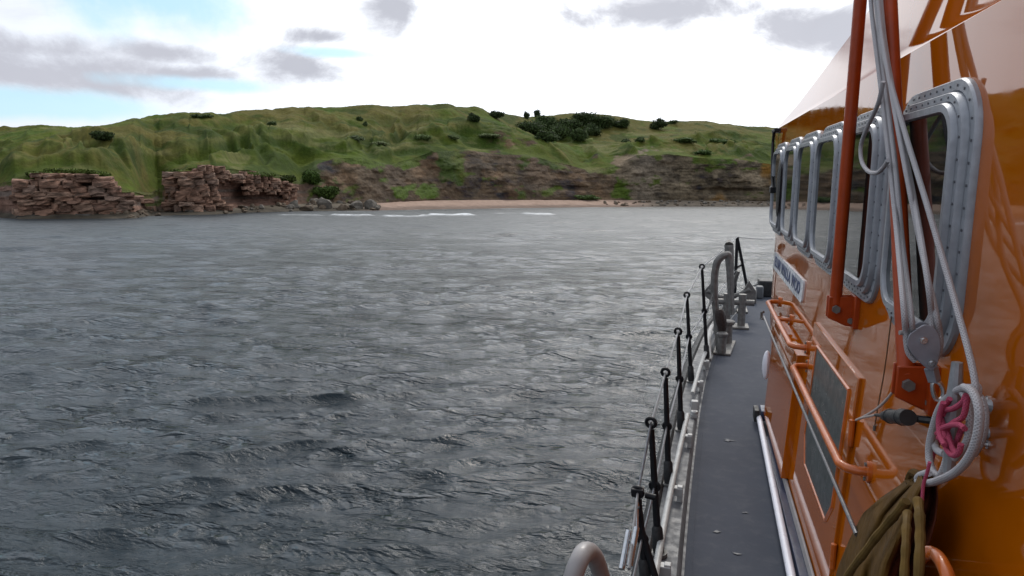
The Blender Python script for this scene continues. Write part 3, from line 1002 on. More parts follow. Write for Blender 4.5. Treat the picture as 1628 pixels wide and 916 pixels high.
def boulder(px, py, s, label, group=None, m='boulder_grey', sq=.75, i=None, w=1.15):
    a, t = azel(px, py)
    r0 = float(np.interp(a, AZ, rw))
    r1 = float(np.interp(a, AZ, rf))
    # base on the shore strip at this line of sight
    u = np.clip((t-float(np.interp(a, AZ, tw)))/max(float(np.interp(a, AZ, tf))-float(np.interp(a, AZ, tw)), 1e-4), -.1, 1.1)
    r = r0+(r1-r0)*u
    z = CAMH + t*r
    S = s/FOC*r/2
    o = bpy.data.objects.new('boulder', BM_[m][rng.integers(6) if i is None else i])
    o.location = (r*math.sin(a), r*math.cos(a), z+S*sq*.45)
    o.scale = (S*w, S*rng.uniform(.8, 1.1), S*sq)
    o.rotation_euler = (rng.normal(0, .15), rng.normal(0, .15), rng.uniform(0, 6.3))
    link(o)
    return tag(o, label, 'boulder', group)
boulder(590, 333, 24, 'large pale pointed boulder at the left end of the sand beach', sq=.95, i=1, w=.9)
boulder(566, 333, 25, 'large rounded grey boulder left of the pointed boulder', sq=.85, i=2)
boulder(516, 331, 27, 'biggest dark grey boulder in the middle of the boulder field', sq=.85, i=3, m='boulder_grey')
boulder(468, 330, 18, 'squarish grey boulder at the foot of the red cliff', sq=.95, i=4, w=.95)
boulder(544, 334, 20, 'brown boulder between the biggest grey boulder and the rounded one', m='boulder_brown', sq=.7)
boulder(500, 324, 17, 'smooth pale boulder behind the boulder field', sq=.75)
boulder(488, 334, 20, 'brown flat boulder at the water edge of the boulder field', m='boulder_brown', sq=.6)
boulder(905, 335, 7, 'small dark rock awash in the shallows off the beach', m='rock_wet', sq=.9)
for q in range(46):
    px = rng.uniform(352, 602)
    yw_ = np.interp(px, [p[0] for p in waterline], [p[1] for p in waterline])
    yf_ = np.interp(px, [p[0] for p in foot], [p[1] for p in foot])
    boulder(px, yw_ + (yf_-yw_)*rng.uniform(-.02, .95), rng.uniform(5, 13), 'weathered brownish boulder among many on the shore below the sea cave',
            'boulders below the cliffs', 'boulder_brown' if rng.random() < .55 else 'boulder_grey', rng.uniform(.5, .9))
for q in range(26):
    px = rng.uniform(176, 262)
    yw_ = np.interp(px, [p[0] for p in waterline], [p[1] for p in waterline])
    yf_ = np.interp(px, [p[0] for p in foot], [p[1] for p in foot])
    boulder(px, yw_ + (yf_-yw_)*rng.uniform(-.05, 1.0), rng.uniform(4, 10), 'small brown boulder on the shore of the gully between the two outcrops',
            'boulders in the gully mouth', 'boulder_brown', rng.uniform(.5, .8))
for q in range(80):
    px = rng.uniform(960, 1226)
    boulder(px, rng.uniform(319.5, 327.5), rng.uniform(3, 7.5), 'small grey stone on the shingle under the right hand cliff',
            'stones on the shingle', 'boulder_grey' if rng.random() < .6 else 'boulder_brown', rng.uniform(.5, .8))


# ------------------------------------------------------------------ the sea
def sea():
    az = np.concatenate([np.arange(-130, -60, 1.0), np.arange(-60, -52, .3), np.arange(-52, 22, .13), np.arange(22, 75, 1.0)])*D2R
    r = [1.2]
    while r[-1] < 240: r.append(r[-1]*1.0064+.004)
    r = np.array(r)
    A, R = np.meshgrid(az, r)
    X, Y = R*np.sin(A), R*np.cos(A)
    cell = np.maximum(R*.0064+.004, R*.0023)
    Z = np.zeros_like(X); DX = np.zeros_like(X); DY = np.zeros_like(X)
    g = np.random.default_rng(4)
    warpx = fbm(X/9, Y/9, 1.0, 2)*1.2; warpy = fbm(X/9, Y/9, 6.0, 2)*1.2
    wind = math.radians(158)            # the chop runs roughly towards the boat, from ahead
    for q in range(110):
        lam = .30*(30 ** (q/109.0))*g.uniform(.85, 1.15)
        th = wind + g.normal(0, .34)
        kx, ky = math.sin(th)*2*PI/lam, math.cos(th)*2*PI/lam
        amp = .0062*lam**.85 if lam < 2.2 else .0062*2.2**.85*(2.2/lam)**.25
        amp *= .85*g.uniform(.5, 1.3)*float(np.interp(lam, [.3, 1, 2, 8], [1.6, 1.05, .5, .42]))
        if lam > 1.8: amp = amp*(1+1.3*sstep(18, 60, R))
        fade = np.clip((lam/cell-2.5)/3.0, 0, 1)
        ph = kx*(X+warpx)+ky*(Y+warpy)+g.uniform(0, 6.3)
        s, c = np.sin(ph), np.cos(ph)
        Z += amp*fade*c
        DX -= 1.15*amp*fade*s*math.sin(th); DY -= 1.15*amp*fade*s*math.cos(th)
    gust = (.72+.5*sstep(-.25, .55, fbm(X/4, Y/2.2, 3.0, 3)))*(.85+.3*sstep(-.4, .5, fbm(X/22, Y/16, 8.0, 2)))
    Z *= gust; DX *= gust; DY *= gust
    rwl = np.interp(A, AZ, rw)
    near = sstep(0, 14, rwl-R)
    Z = Z*(.25+.75*near)
    # small breakers off the beach
    foam = np.zeros_like(X)
    def breaker(px0, px1, py, wid, str_, ht):
        a0, a1 = azel(px0, py)[0], azel(px1, py)[0]
        t = np.clip((A-a0)/(a1-a0), -1, 2)
        rc_ = CAMH/abs(azel((px0+px1)/2, py)[1]) + fbm(A*60, 0*A, py, 3)*3.0
        e = sstep(0, .15, t)*(1-sstep(.8, 1, t))
        prof = np.exp(-((R-rc_)/wid)**2)*e
        return prof*str_, prof*ht
    for b in ((675, 760, 342.5, 1.6, 1.25, .24), (520, 600, 343, 1.3, .85, .18), (600, 690, 344, 1.1, .75, .15), (825, 885, 341, 1.2, .8, .16), (780, 830, 340, .9, .6, .1), (440, 520, 343, 1.0, .5, .1)):
        f_, h_ = breaker(*b)
        foam += f_; Z += h_
    edge_ = np.exp(-((R-rwl+1.2+fbm(A*90, 0*A, 2.0, 3)*1.6)/.8)**2)*sstep(-.2, .5, fbm(A*40, 0*A, 9.0, 2))*.6
    foam += edge_*sstep(azel(380, 335)[0], azel(420, 335)[0], A)
    V = np.stack([X+DX, Y+DY, Z], -1)
    o = grid_mesh('sea', V, 'sea_water', foam=np.clip(foam, 0, 1))
    o['kind'] = 'structure'
sea()
# the open sea round about, out to the horizon (just under the chop)
me = bpy.data.meshes.new('open_sea')
me.from_pydata([(-5000, -5000, -.6), (5000, -5000, -.6), (5000, 5000, -.6), (-5000, 5000, -.6)], [], [(0, 1, 2, 3)])
me.materials.append(MAT['sea_water'])
o = link(bpy.data.objects.new('open_sea', me))
o['kind'] = 'structure'

# ------------------------------------------------------------------ the lifeboat
DECK = -1.80
boat = empty('lifeboat', (1.9, 4.0, DECK))
tag(boat, 'orange lifeboat with a narrow grey side deck, aluminium framed windows and black guard rails', 'lifeboat')

# plan of the port deck edge (x over y), towards the bow
EDGE = [(-2.5, -.05), (0, -.03), (1.5, -.012), (2.95, -.003), (4.2, .03), (5.54, .086), (6.7, .17), (8.3, .348), (10.1, .70), (11.2, 1.04), (12.2, 1.5), (12.7, 1.92)]
EP = spline([Vector((x, y, 0)) for y, x in EDGE], 8)
def edge_x(y):
    return float(np.interp(y, [p.y for p in EP], [p.x for p in EP]))
def edge_n(i):
    a = EP[max(i-1, 0)]; b = EP[min(i+1, len(EP)-1)]
    t = (b-a).normalized()
    return Vector((-t.y, t.x, 0))             # outboard
CX = 1.92
# deck plate: both sides
mb = MB()
vs = []; fs = []
xs_n = 13
for p in EP:
    for k in range(xs_n):
        u = k/(xs_n-1)
        vs.append((p.x+(2*CX-2*p.x)*u, p.y, DECK+.0))
for j in range(len(EP)-1):
    for k in range(xs_n-1):
        a = j*xs_n+k
        fs.append((a, a+1, a+xs_n+1, a+xs_n))
mb.add(vs, fs)
mb.build('deck', 'deck_grey', boat)
def edge_loft(sec, flip=False):
    rings = []
    for i, p in enumerate(EP):
        n = edge_n(i)
        q = []
        for o_, z in sec:
            v = p + n*o_; x = v.x if not flip else 2*CX-v.x
            q.append((x, v.y, DECK+z))
        rings.append(q)
    return rings
for fl in (False, True):
    MB().loft(edge_loft([(-.012, -.02), (-.012, .004), (0, .006), (.012, .05), (.02, .058), (.135, .066), (.135, -.02)], fl)).build('waterway', 'waterway_grey', boat, ang=30)
    MB().loft(edge_loft([(.1365, -.03), (.1365, .075), (.15, .088), (.19, .07), (.215, .03), (.215, -.04), (.19, -.06)], fl)).build('rubber_fender', 'rubber_black', boat, ang=50)
    MB().loft([[(x if not fl else x, y, z) for x, y, z in r] for r in edge_loft([(.188, -.05), (.16, -.3), (.10, -.7), (.0, -1.1), (-.15, -1.5)], fl)], closed=False, caps=False).build('hull', 'hull_navy', boat)
# fine joint line along the deck by the edge
MB().loft(edge_loft([(-.045, .001), (-.045, .004), (-.037, .004), (-.037, .001)])).build('deck_seam', 'deck_grey', boat)
for (px, py, l) in ((1158, 700, .05), (1140, 845, .03), (1185, 815, .025), (1170, 880, .03), (1160, 640, .02)):
    c = on_z(px, py, DECK+.0035)
    pts = [(c.x+l*(.6+.4*math.sin(k*2.3+px))*math.cos(k*PI/4), c.y+l*.5*(.6+.4*math.cos(k*1.7+py))*math.sin(k*PI/4), DECK+.0035) for k in range(8)]
    m_ = MB(); m_.prism(pts, (0, 0, .0012)); m_.build('scuff_mark', 'scuff_pale', boat)

# toe rail: painted pipe on short brackets
def rail_pts(y0, y1, off, z, n=14):
    ys = np.linspace(y0, y1, n)
    return [Vector((edge_x(y)-off, y, z)) for y in ys]
TZ = DECK+.135
for (pa, pb) in (((1030, 985), (1093, 660)), ((1101, 626), (1122, 560))):
    a = on_z(*pa, TZ); b_ = on_z(*pb, TZ)
    pts = [a.lerp(b_, t/12) for t in range(13)]
    bow_ = [Vector((edge_x(p.y), p.y, TZ)) for p in pts]
    o0 = bow_[0].x-a.x; o1 = bow_[-1].x-b_.x
    pts = [Vector((q.x-(o0+(o1-o0)*i/12), q.y, TZ)) for i, q in enumerate(bow_)]
    rl = MB().tube(pts, .0165, 12).build('toe_rail', 'toe_rail_paint', boat)
    nb = 3 if pa[1] > 900 else 2
    for t in ((2, 6, 10) if nb == 3 else (3, 9)):
        p = pts[t]
        bb_ = MB()
        bb_.box((p.x+.035, p.y, TZ-.02), (.05, .045, .045))
        bb_.box((p.x+.045, p.y, DECK+.10), (.03, .035, .09))
        bb_.build('rail_bracket', 'toe_rail_paint', rl, bevel=.004)
# white deck fitting between the two rail lengths
c = on_z(1104, 655, DECK+.08)
m_ = MB()
m_.box((c.x, c.y, DECK+.07), (.05, .15, .03)); m_.box((c.x, c.y+.05, DECK+.115), (.05, .05, .07)); m_.cyl((c.x, c.y-.05, DECK+.08), (c.x, c.y-.05, DECK+.105), .026)
ft = m_.build('rail_cleat', 'toe_rail_paint', boat, bevel=.005)
MB().cyl((c.x, c.y-.05, DECK+.10), (c.x, c.y-.05, DECK+.108), .011).build('bolt', 'bolt_steel', ft)

# stanchions
ST = [((1014, 782), (1028, 935)), ((1035, 672), (1047, 879)), ((1058, 592), (1063, 768)), ((1078, 527), (1083, 683)), ((1092, 469), (1099, 606)), ((1116, 424), (1124, 570))]
SBZ = DECK+.075
tops, mids, bases = [], [], []
for i, (tp, bp) in enumerate(ST):
    b_ = on_z(*bp, SBZ); t_ = on_y(*tp, b_.y)
    tops.append(t_); bases.append(b_); mids.append(b_.lerp(t_, .52))
def stanchion(i, o_name='stanchion'):
    b_, t_ = bases[i], tops[i]
    r = .0155
    ax = (t_-b_).normalized()
    st = MB().tube([b_+ax*.02, b_.lerp(t_, .52), t_-ax*.03], [r*1.12, r, r*.85], 12).build('stanchion', 'black_coating', boat, o=b_)
    MB().tube([b_, b_+ax*.02, b_+ax*.12, b_+ax*.135], [.024, .027, .025, .017], 12).build('rubber_boot', 'rubber_black', st)
    MB().cyl(b_-ax*.012, b_+ax*.004, .04, 14).build('base_plate', 'galvanised', st)
    MB().torus(t_, (.25, 1, .1), .021, .009).build('top_eye', 'black_coating', st)
    MB().torus(mids[i], (.25, 1, .1), .020, .009).build('middle_eye', 'black_coating', st)
    return st
for i in range(len(ST)):
    st = stanchion(i)
    if i == 0:
        a = bases[0].lerp(tops[0], .62)
        MB().tube([a, on_z(1050, 945, SBZ)], .014, 10).build('stay', 'black_coating', st)
        m_ = MB()
        m_.box(tops[0]+Vector((0, 0, .0)), (.05, .04, .035)); m_.cyl(tops[0]+Vector((.03, -.01, -.005)), tops[0]+Vector((.075, -.01, -.012)), .013)
        m_.build('wire_clamp', 'black_coating', st, bevel=.004)
        m_ = MB(); m_.torus(tops[0]+Vector((.0, -.03, -.035)), (1, .2, .2), .018, .007); m_.cyl(tops[0]+Vector((0, -.02, -.055)), tops[0]+Vector((.005, -.05, -.17)), .008)
        m_.build('shackle', 'steel_bright', st)
    if i == 5:
        a = bases[5].lerp(tops[5], .45)
        MB().tube([a, on_y(1134, 468, a.y+.5)], .008, 8).build('stay', 'black_coating', st)
# bow frame
apex_y = 9.4
ap = on_y(1172, 377, apex_y)
f1, f2 = on_y(1168, 474, apex_y), on_y(1190, 468, apex_y+.05)
fr = MB().tube([f1, ap], .020, 10).build('bow_frame', 'black_coating', boat, o=f1)
MB().tube([ap, ap.lerp(f2, .5), f2], .020, 10).build('frame_leg', 'black_coating', fr)
MB().tube([f1.lerp(ap, .5), f2.lerp(ap, .52)], .015, 8).build('frame_bar', 'black_coating', fr)
m_ = MB(); m_.torus(f1.lerp(ap, .46)+Vector((-.05, 0, 0)), (0, 1, 0), .045, .014); m_.build('frame_eye', 'galvanised', fr)
# guard wires, sagging a touch between the posts
def sag(pts, s=.012):
    out = []
    for a, b_ in zip(pts[:-1], pts[1:]):
        for k in range(6):
            t = k/6
            out.append(a.lerp(b_, t)-Vector((0, 0, s*4*t*(1-t))))
    return out+[pts[-1]]
far_ = on_y(1229, 380, 11.3)
aft_t = on_y(1000, 905, 2.05); aft_m = on_y(985, 1010, 2.05)
MB().tube(sag([aft_t]+tops+[ap, far_]), .0055, 6).build('guard_wire', 'wire_steel', boat)
MB().tube(sag([aft_m]+mids+[f1.lerp(ap, .46)]), .0055, 6).build('guard_wire', 'wire_steel', boat)
# bottle screws where the wires end at the first post
for q in ((988, 905), (1001, 900)):
    a = on_y(q[0], q[1], 2.2); m_ = MB().cyl(a, a+Vector((.012, .1, .09)), .011); m_.build('bottle_screw', 'steel_bright', boat)

# bow gear: bollards, horn, post, bitts
def bollard_pair():
    c = on_z(1152, 554, DECK)
    pl = MB().box((c.x, c.y, DECK+.012), (.17, .62, .022), Matrix.Rotation(-.13, 3, 'Z')).build('twin_bollard', 'galvanised', boat, o=(c.x, c.y, DECK), bevel=.006)
    for px, py, h, r, rc_ in ((1147, 561, .165, .044, .056), (1156, 545, .2, .05, .07)):
        p = on_z(px, py, DECK+.02)
        MB().cyl(p, p+Vector((0, 0, h)), r, 16, r*.92).build('post', 'galvanised', pl)
        MB().tube([p+Vector((0, 0, h)), p+Vector((0, 0, h+.012)), p+Vector((0, 0, h+.035)), p+Vector((0, 0, h+.045))], [rc_*.85, rc_, rc_, rc_*.8], 16).build('cap', 'galvanised', pl)
bollard_pair()
yh = 7.2
hp = [on_y(x, y, yh) for x, y in ((1143, 560), (1141, 530), (1139, 505), (1136, 470), (1136, 440), (1140, 418), (1148, 408), (1158, 405), (1160, 412))]
hs = spline(hp, 6)
horn = MB().tube(hs, [.030+.008*math.sin(i/len(hs)*3) for i in range(len(hs))], 10).build('fairlead_horn', 'galvanised', boat, o=hp[0])
m_ = MB(); q = [on_y(x, y, yh-.03) for x, y in ((1143, 492), (1146, 507), (1148, 520), (1147, 532))]
m_.tube(spline(q, 4), [.03, .045, .052, .055, .056, .055, .053, .05, .045, .04, .035, .03, .025][:len(spline(q, 4))], 10); m_.build('leather_chafe', 'leather_dark', horn)
p0, p1 = on_y(1163, 500, 8.0), on_y(1159, 390, 8.0)
pst = MB().tube([p0, p0.lerp(p1, .6), p0.lerp(p1, .78), p1], [.036, .042, .05, .052], 4).build('roller_post', 'galvanised', boat, o=p0, bevel=.006)
MB().tube([p1+Vector((-.0, 0, 0)), p1+Vector((.0, .06, .045))], [.05, .02], 8).build('post_horn', 'galvanised', pst)
# cruciform bitts in front of the post
bz = on_z(1166, 520, DECK)
pl = MB().box((bz.x, bz.y, DECK+.014), (.34, .26, .026)).build('mooring_bitts', 'galvanised', boat, o=(bz.x, bz.y, DECK), bevel=.006)
for dx_ in (-.085, .085):
    MB().cyl((bz.x+dx_, bz.y, DECK+.02), (bz.x+dx_, bz.y, DECK+.40), .045, 14).build('post', 'galvanised', pl)
MB().cyl((bz.x-.24, bz.y, DECK+.30), (bz.x+.22, bz.y, DECK+.30), .036, 14).build('cross_bar', 'galvanised', pl)
# anchor stowed between the horn and the frame
an = on_y(1158, 466, 9.0)
m_ = MB()
m_.tube(spline([an+Vector((-.26, 0, .02)), an+Vector((-.1, .05, -.06)), an+Vector((.08, .05, -.04)), an+Vector((.26, 0, .06))], 5), .03, 8)
m_.prism([an+Vector((-.32, 0, -.02)), an+Vector((-.20, 0, .14)), an+Vector((-.12, 0, -.02)), an+Vector((-.2, 0, -.12))], (0, .05, 0))
m_.prism([an+Vector((.16, 0, .0)), an+Vector((.24, 0, .17)), an+Vector((.34, 0, .02)), an+Vector((.26, 0, -.1))], (0, .05, 0))
ak = m_.build('anchor', 'galvanised', boat, o=an, bevel=.006)
MB().tube([an+Vector((.02, .04, -.05)), an+Vector((.10, -.1, .3))], .024, 8).build('shank', 'galvanised', ak)
m_ = MB(); cc = on_z(1195, 480, DECK); m_.box((cc.x, cc.y, DECK+.1), (.1, .34, .2)); m_.build('fairlead', 'galvanised', boat, bevel=.02)
m_ = MB(); cc = on_z(1207, 474, DECK); m_.box((cc.x, cc.y, DECK+.09), (.10, .16, .18)); m_.build('deck_vent', 'waterway_grey', boat, bevel=.02)
m_ = MB(); cc = on_z(1221, 470, DECK); m_.box((cc.x, cc.y, DECK+.12), (.30, .3, .24)); m_.build('deck_box', 'rubber_black', boat, bevel=.02)
cc = on_z(1179, 494, DECK); pl = MB().box((cc.x, cc.y, DECK+.014), (.14, .4, .026)).build('small_bollard', 'galvanised', boat, o=(cc.x, cc.y, DECK), bevel=.006)
for d_ in (-.12, .12): MB().cyl((cc.x, cc.y+d_, DECK+.02), (cc.x, cc.y+d_, DECK+.17), .038, 12).build('post', 'galvanised', pl)
m_ = MB(); q = [on_z(x, y, DECK+.02) for x, y in ((1128, 572), (1126, 556), (1132, 540), (1139, 533))]
q2 = [q[0], q[1]+Vector((0, 0, .12)), q[2]+Vector((0, 0, .15)), q[3]]
m_.tube(spline(q2, 5), .022, 8).build('deck_loop', 'toe_rail_paint', boat)

# ---- cabin
YA = -1.6
def plan(z):
    x0 = wall(z) if z <= .36 else .62 + (0 if z < .38 else .004 + (z-.38)*.16)
    yf = float(np.interp(z, [-1.8, -1.5, -1.09, -.57, -.34, .34, .37, .40, .474, .684, .9, 1.2], [5.35, 5.40, 5.95, 6.2, 6.3, 6.72, 6.6, 6.3, 5.35, 3.55, 2.2, .3]))
    rc_ = .22 if z < .35 else .10
    pts = []
    x1 = 2*CX-x0
    side_y = np.concatenate([np.linspace(YA, yf-rc_, 30)])
    for y in side_y: pts.append((x0, y, z))
    for k in range(1, 9):
        a = PI/2*k/8
        pts.append((x0+rc_*(1-math.cos(a)), yf-rc_+rc_*math.sin(a), z))
    for k in range(1, 6): pts.append((x0+rc_+(x1-x0-2*rc_)*k/6, yf+.12*math.sin(PI*k/6), z))
    for k in range(9):
        a = PI/2*(1-k/8)
        pts.append((x1-rc_*(1-math.cos(a)), yf-rc_+rc_*math.sin(a), z))
    for y in side_y[::-1]: pts.append((x1, y, z))
    return pts
levels = [-1.80, -1.7, -1.5, -1.3, -1.09, -.9, -.7, -.58, -.55, -.52, -.3, 0, .2, .33, .362, .372, .38, .40, .43, .474, .52, .58, .64, .684, .72, .8, .9]
# ease the knuckle at the roof edge
cab = MB().loft([plan(z) for z in levels])
cabin = cab.build('cabin', 'orange_gelcoat', boat, o=(1.9, 4, DECK), ang=24)
# seam bead at the roof crease
# handrail-height locker fairing whose after face shows
def wall_box(y0, y1, z0, z1, t, name, m, parent, bev=.006, inset=0.0):
    vs = []
    for y in (y0, y1):
        for z in (z0, z1):
            for k in (0, 1):
                vs.append(Vector((wall(z)+.004 - (t+.004 if k else 0), y, z)))
    b_ = MB(); b_.add(vs, [(0, 1, 3, 2), (4, 6, 7, 5), (0, 4, 5, 1), (2, 3, 7, 6), (1, 5, 7, 3), (0, 2, 6, 4)])
    return b_.build(name, m, parent, bevel=bev)
wall_box(3.95, 5.05, -1.70, -.98, .040, 'side_locker', 'orange_gelcoat', boat, .004)
# kick strip, pale bead and coaming along the foot of the cabin
def foot_strip(off0, off1, z0, z1, y0, y1, name, m):
    r = []
    for y in np.linspace(y0, y1, 12):
        r.append([(wall(z0)-off0, y, z0), (wall(z0)-off1, y, z0), (wall(z1)-off1+.006, y, z1), (wall(z1)-off0, y, z1)])
    MB().loft(r).build(name, m, boat, bevel=.003)
foot_strip(.003, .020, DECK+.062, DECK+.095, -.5, 4.78, 'edge_bead', 'worn_white')
foot_strip(-.01, .062, DECK+.002, DECK+.058, -.5, 4.72, 'kick_strip', 'navy_paint')
# small white fairing on the forward corner
q = on_y(1213, 580, 5.36)
MB().ball((q.x+.025, q.y, q.z), .075, 12, 10, (.42, .6, 1.5)).build('corner_light', 'white_paint', boat)

# ---- windows
def rrect(cy, cz, W, H, r, n=8):
    pts = []
    for qx, qz, a0 in ((1, 1, 0), (-1, 1, PI/2), (-1, -1, PI), (1, -1, 1.5*PI)):
        for k in range(n+1):
            a = a0+PI/2*k/n
            pts.append((cy+qx*(W/2-r)+r*math.cos(a), cz+qz*(H/2-r)+r*math.sin(a)))
    return pts
def ring(mb, o_, i_, x0, x1, bev=.006):
    """flat ring from outline o_ to i_, standing from x0 (wall) to x1 (proud, smaller x)"""
    n = len(o_)
    rr_ = [[(x0, *p) for p in o_], [(x1+bev, *p) for p in o_]]
    m1 = [(a[0]+(b[0]-a[0])*.12, a[1]+(b[1]-a[1])*.12) for a, b in zip(o_, i_)]
    m2 = [(a[0]+(b[0]-a[0])*.85, a[1]+(b[1]-a[1])*.85) for a, b in zip(o_, i_)]
    rr_ += [[(x1, *p) for p in m1], [(x1, *p) for p in m2], [(x1+bev, *p) for p in i_], [(x0, *p) for p in i_]]
    mb.loft(rr_, caps=False)
    b = len(mb.v)
    return mb
WIN = [(1.835, 2.49), (2.60, 3.235), (3.315, 3.985), (4.0, 4.68), (4.695, 5.36), (5.47, 6.18)]
for i, (ya, yb) in enumerate(WIN):
    cy, cz, W, H = (ya+yb)/2, -.118, yb-ya, .70
    X0 = .622
    o0 = rrect(cy, cz, W, H, .15); o1 = rrect(cy, cz, W-.066, H-.066, .125); o2 = rrect(cy, cz, W-.116, H-.116, .105); o3 = rrect(cy, cz, W-.166, H-.166, .085)
    m_ = MB(); ring(m_, o0, o1, X0, .604)
    w = m_.build('window', 'frame_alloy', boat, o=(X0, cy, cz))
    m_ = MB(); ring(m_, o1, o2, X0, .588); m_.build('clamp_ring', 'frame_alloy', w)
    m_ = MB(); ring(m_, o2, o3, X0, .574, .008); m_.build('inner_rim', 'frame_alloy', w)
    m_ = MB(); g_ = rrect(cy, cz, W-.160, H-.160, .087)
    m_.prism([(.586, *p) for p in g_], (.012, 0, 0)); m_.build('pane', 'window_glass', w, smooth=False)
    m_ = MB()
    def along(o_, step):
        P = [Vector((0, *p)) for p in o_]+[Vector((0, *o_[0]))]
        L = [0]
        for a, b_ in zip(P[:-1], P[1:]): L.append(L[-1]+(b_-a).length)
        nst = int(L[-1]/step)
        for k in range(nst):
            s_ = L[-1]*k/nst
            j = max(0, int(np.searchsorted(L, s_, 'right'))-1)
            yield P[j].lerp(P[j+1], (s_-L[j])/max(L[j+1]-L[j], 1e-6))
    mid01 = [((a[0]+b_[0])/2, (a[1]+b_[1])/2) for a, b_ in zip(o0, o1)]
    mid12 = [((a[0]+b_[0])/2, (a[1]+b_[1])/2) for a, b_ in zip(o1, o2)]
    for p in along(mid01, .052): m_.cyl((.606, p.y, p.z), (.6015, p.y, p.z), .0035, 6)
    for p in along(mid12, .052): m_.cyl((.590, p.y, p.z), (.5855, p.y, p.z), .0033, 6)
    bo = m_.build('bolts', 'bolt_steel', w); bo['kind'] = 'stuff'

# ---- black folding arm by the front window
qa = [on_x(x, y, .58) for x, y in ((1231, 208), (1229, 225), (1228, 255), (1228, 285), (1229, 300))]
arm = MB().tube(qa, .012, 8).build('mirror_arm', 'black_coating', boat, o=qa[0])
MB().box(on_x(1235, 208, .60), (.06, .22, .03)).build('arm_bracket', 'black_coating', arm, bevel=.006)
MB().box(on_x(1229, 302, .585), (.05, .1, .05)).build('arm_clamp', 'black_coating', arm, bevel=.006)
q = on_x(1239, 300, .572)
MB().ball((q.x-.005, q.y, q.z), .2, 14, 10, (.06, .55, 1.05)).build('wiper_guard', 'black_coating', arm)

# ---- name plate
cor = [on_wall(1232, 400, .006), on_wall(1230, 426, .006), on_wall(1275, 482, .006), on_wall(1278, 444, .006)]
y0, y1 = 4.24, 5.84
z0, z1 = -.742, -.612
def plate_pt(y, z, off): return Vector((wall(z)-off, y, z))
po = [(y, z) for y, z in rrect((y0+y1)/2, (z0+z1)/2, y1-y0, z1-z0, .025, 5)]
m_ = MB()
m_.loft([[plate_pt(y, z, 0) for y, z in po], [plate_pt(y, z, .010) for y, z in po]])
plate = m_.build('name_plate', 'plate_white', boat, o=plate_pt((y0+y1)/2, (z0+z1)/2, 0))
def lettering(txt, yc, zc, size, length):
    cu = bpy.data.curves.new('lettering', 'FONT')
    cu.body = txt; cu.size = size; cu.align_x = 'CENTER'; cu.align_y = 'CENTER'
    cu.extrude = .0012; cu.offset = .002; cu.space_character = 1.12
    o = bpy.data.objects.new('tmp', cu); link(o)
    bpy.context.view_layer.update()
    me = bpy.data.meshes.new_from_object(o.evaluated_get(bpy.context.evaluated_depsgraph_get()))
    bpy.data.objects.remove(o)
    xs = [v.co.x for v in me.vertices]; k = length/(max(xs)-min(xs))
    for v in me.vertices: v.co.x *= k
    me.materials.clear(); me.materials.append(MAT['letter_blue'])
    o = bpy.data.objects.new('lettering', me)
    o.parent = plate
    # text runs from the bow (reader's left) aft, facing port
    R_ = Matrix(((0, 0, -1), (-1, 0, 0), (0, 1, 0))).to_4x4()
    o.matrix_local = Matrix.Translation(plate_pt(yc, zc, .0118)-Vector(ORG[plate.name])) @ R_ @ Matrix.Rotation(-.055, 4, 'X')
    link(o); ORG[o.name] = (0, 0, 0)
lettering('ELUN WALLA WOD', (y0+y1)/2, (z0+z1)/2, .105, 1.40)

# ---- hatch panel: raised orange frame with a grey pane
hatch = wall_box(2.70, 3.72, -1.62, -.742, .014, 'side_hatch', 'orange_gelcoat', boat, .004)
pane_o = [(3.55, -.83), (2.80, -.82), (2.80, -1.30), (2.88, -1.40), (3.45, -1.40), (3.55, -1.28)]
m_ = MB(); m_.loft([[plate_pt(y, z, .008) for y, z in pane_o], [plate_pt(y, z, .0165) for y, z in pane_o]])
m_.build('hatch_pane', 'hatch_glass', hatch, smooth=False)
m_ = MB()
for a, b_ in zip(pane_o, pane_o[1:]+pane_o[:1]):
    m_.tube([plate_pt(*a, .0145), plate_pt(*b_, .0145)], .008, 6)
m_.build('pane_seal', 'orange_paint', hatch)
for z in (-.95, -1.45):
    m_ = MB(); m_.cyl(plate_pt(2.69, z, .012)-Vector((0, 0, .05)), plate_pt(2.69, z, .012)+Vector((0, 0, .05)), .011, 10); m_.build('hinge', 'orange_paint', hatch)

# ---- handrails
def handrail(ya, yb, z, so, posts, r=.0155):
    x = wall(z)
    k = .05
    e = wall(z)+.004
    pts = [(e, yb, z), (x-so+k, yb, z), (x-so+k*.35, yb-k*.3, z), (x-so, yb-k, z), (x-so, (ya+yb)/2, z), (x-so, ya+k, z), (x-so+k*.35, ya+k*.3, z), (x-so+k, ya, z), (e, ya, z)]
    h = MB().tube(pts, r, 12).build('handrail', 'orange_paint', boat, o=(x, (ya+yb)/2, z))
    for y in [ya, yb]+posts:
        m_ = MB()
        if y not in (ya, yb): m_.tube([(x-so+.01, y, z), (e, y, z)], .012, 8)
        m_.cyl((x-.012, y, z), (x+.004, y, z), .036, 16)
        m_.build('flange', 'orange_paint', h)
        for d_ in ((0, .026), (0, -.026)):
            MB().cyl((x-.018, y+d_[0], z+d_[1]), (x-.010, y+d_[0], z+d_[1]), .007, 8).build('bolt', 'galvanised', h)
handrail(3.87, 5.25, -.915, .085, [4.6])
handrail(2.43, 3.77, -.99, .085, [])

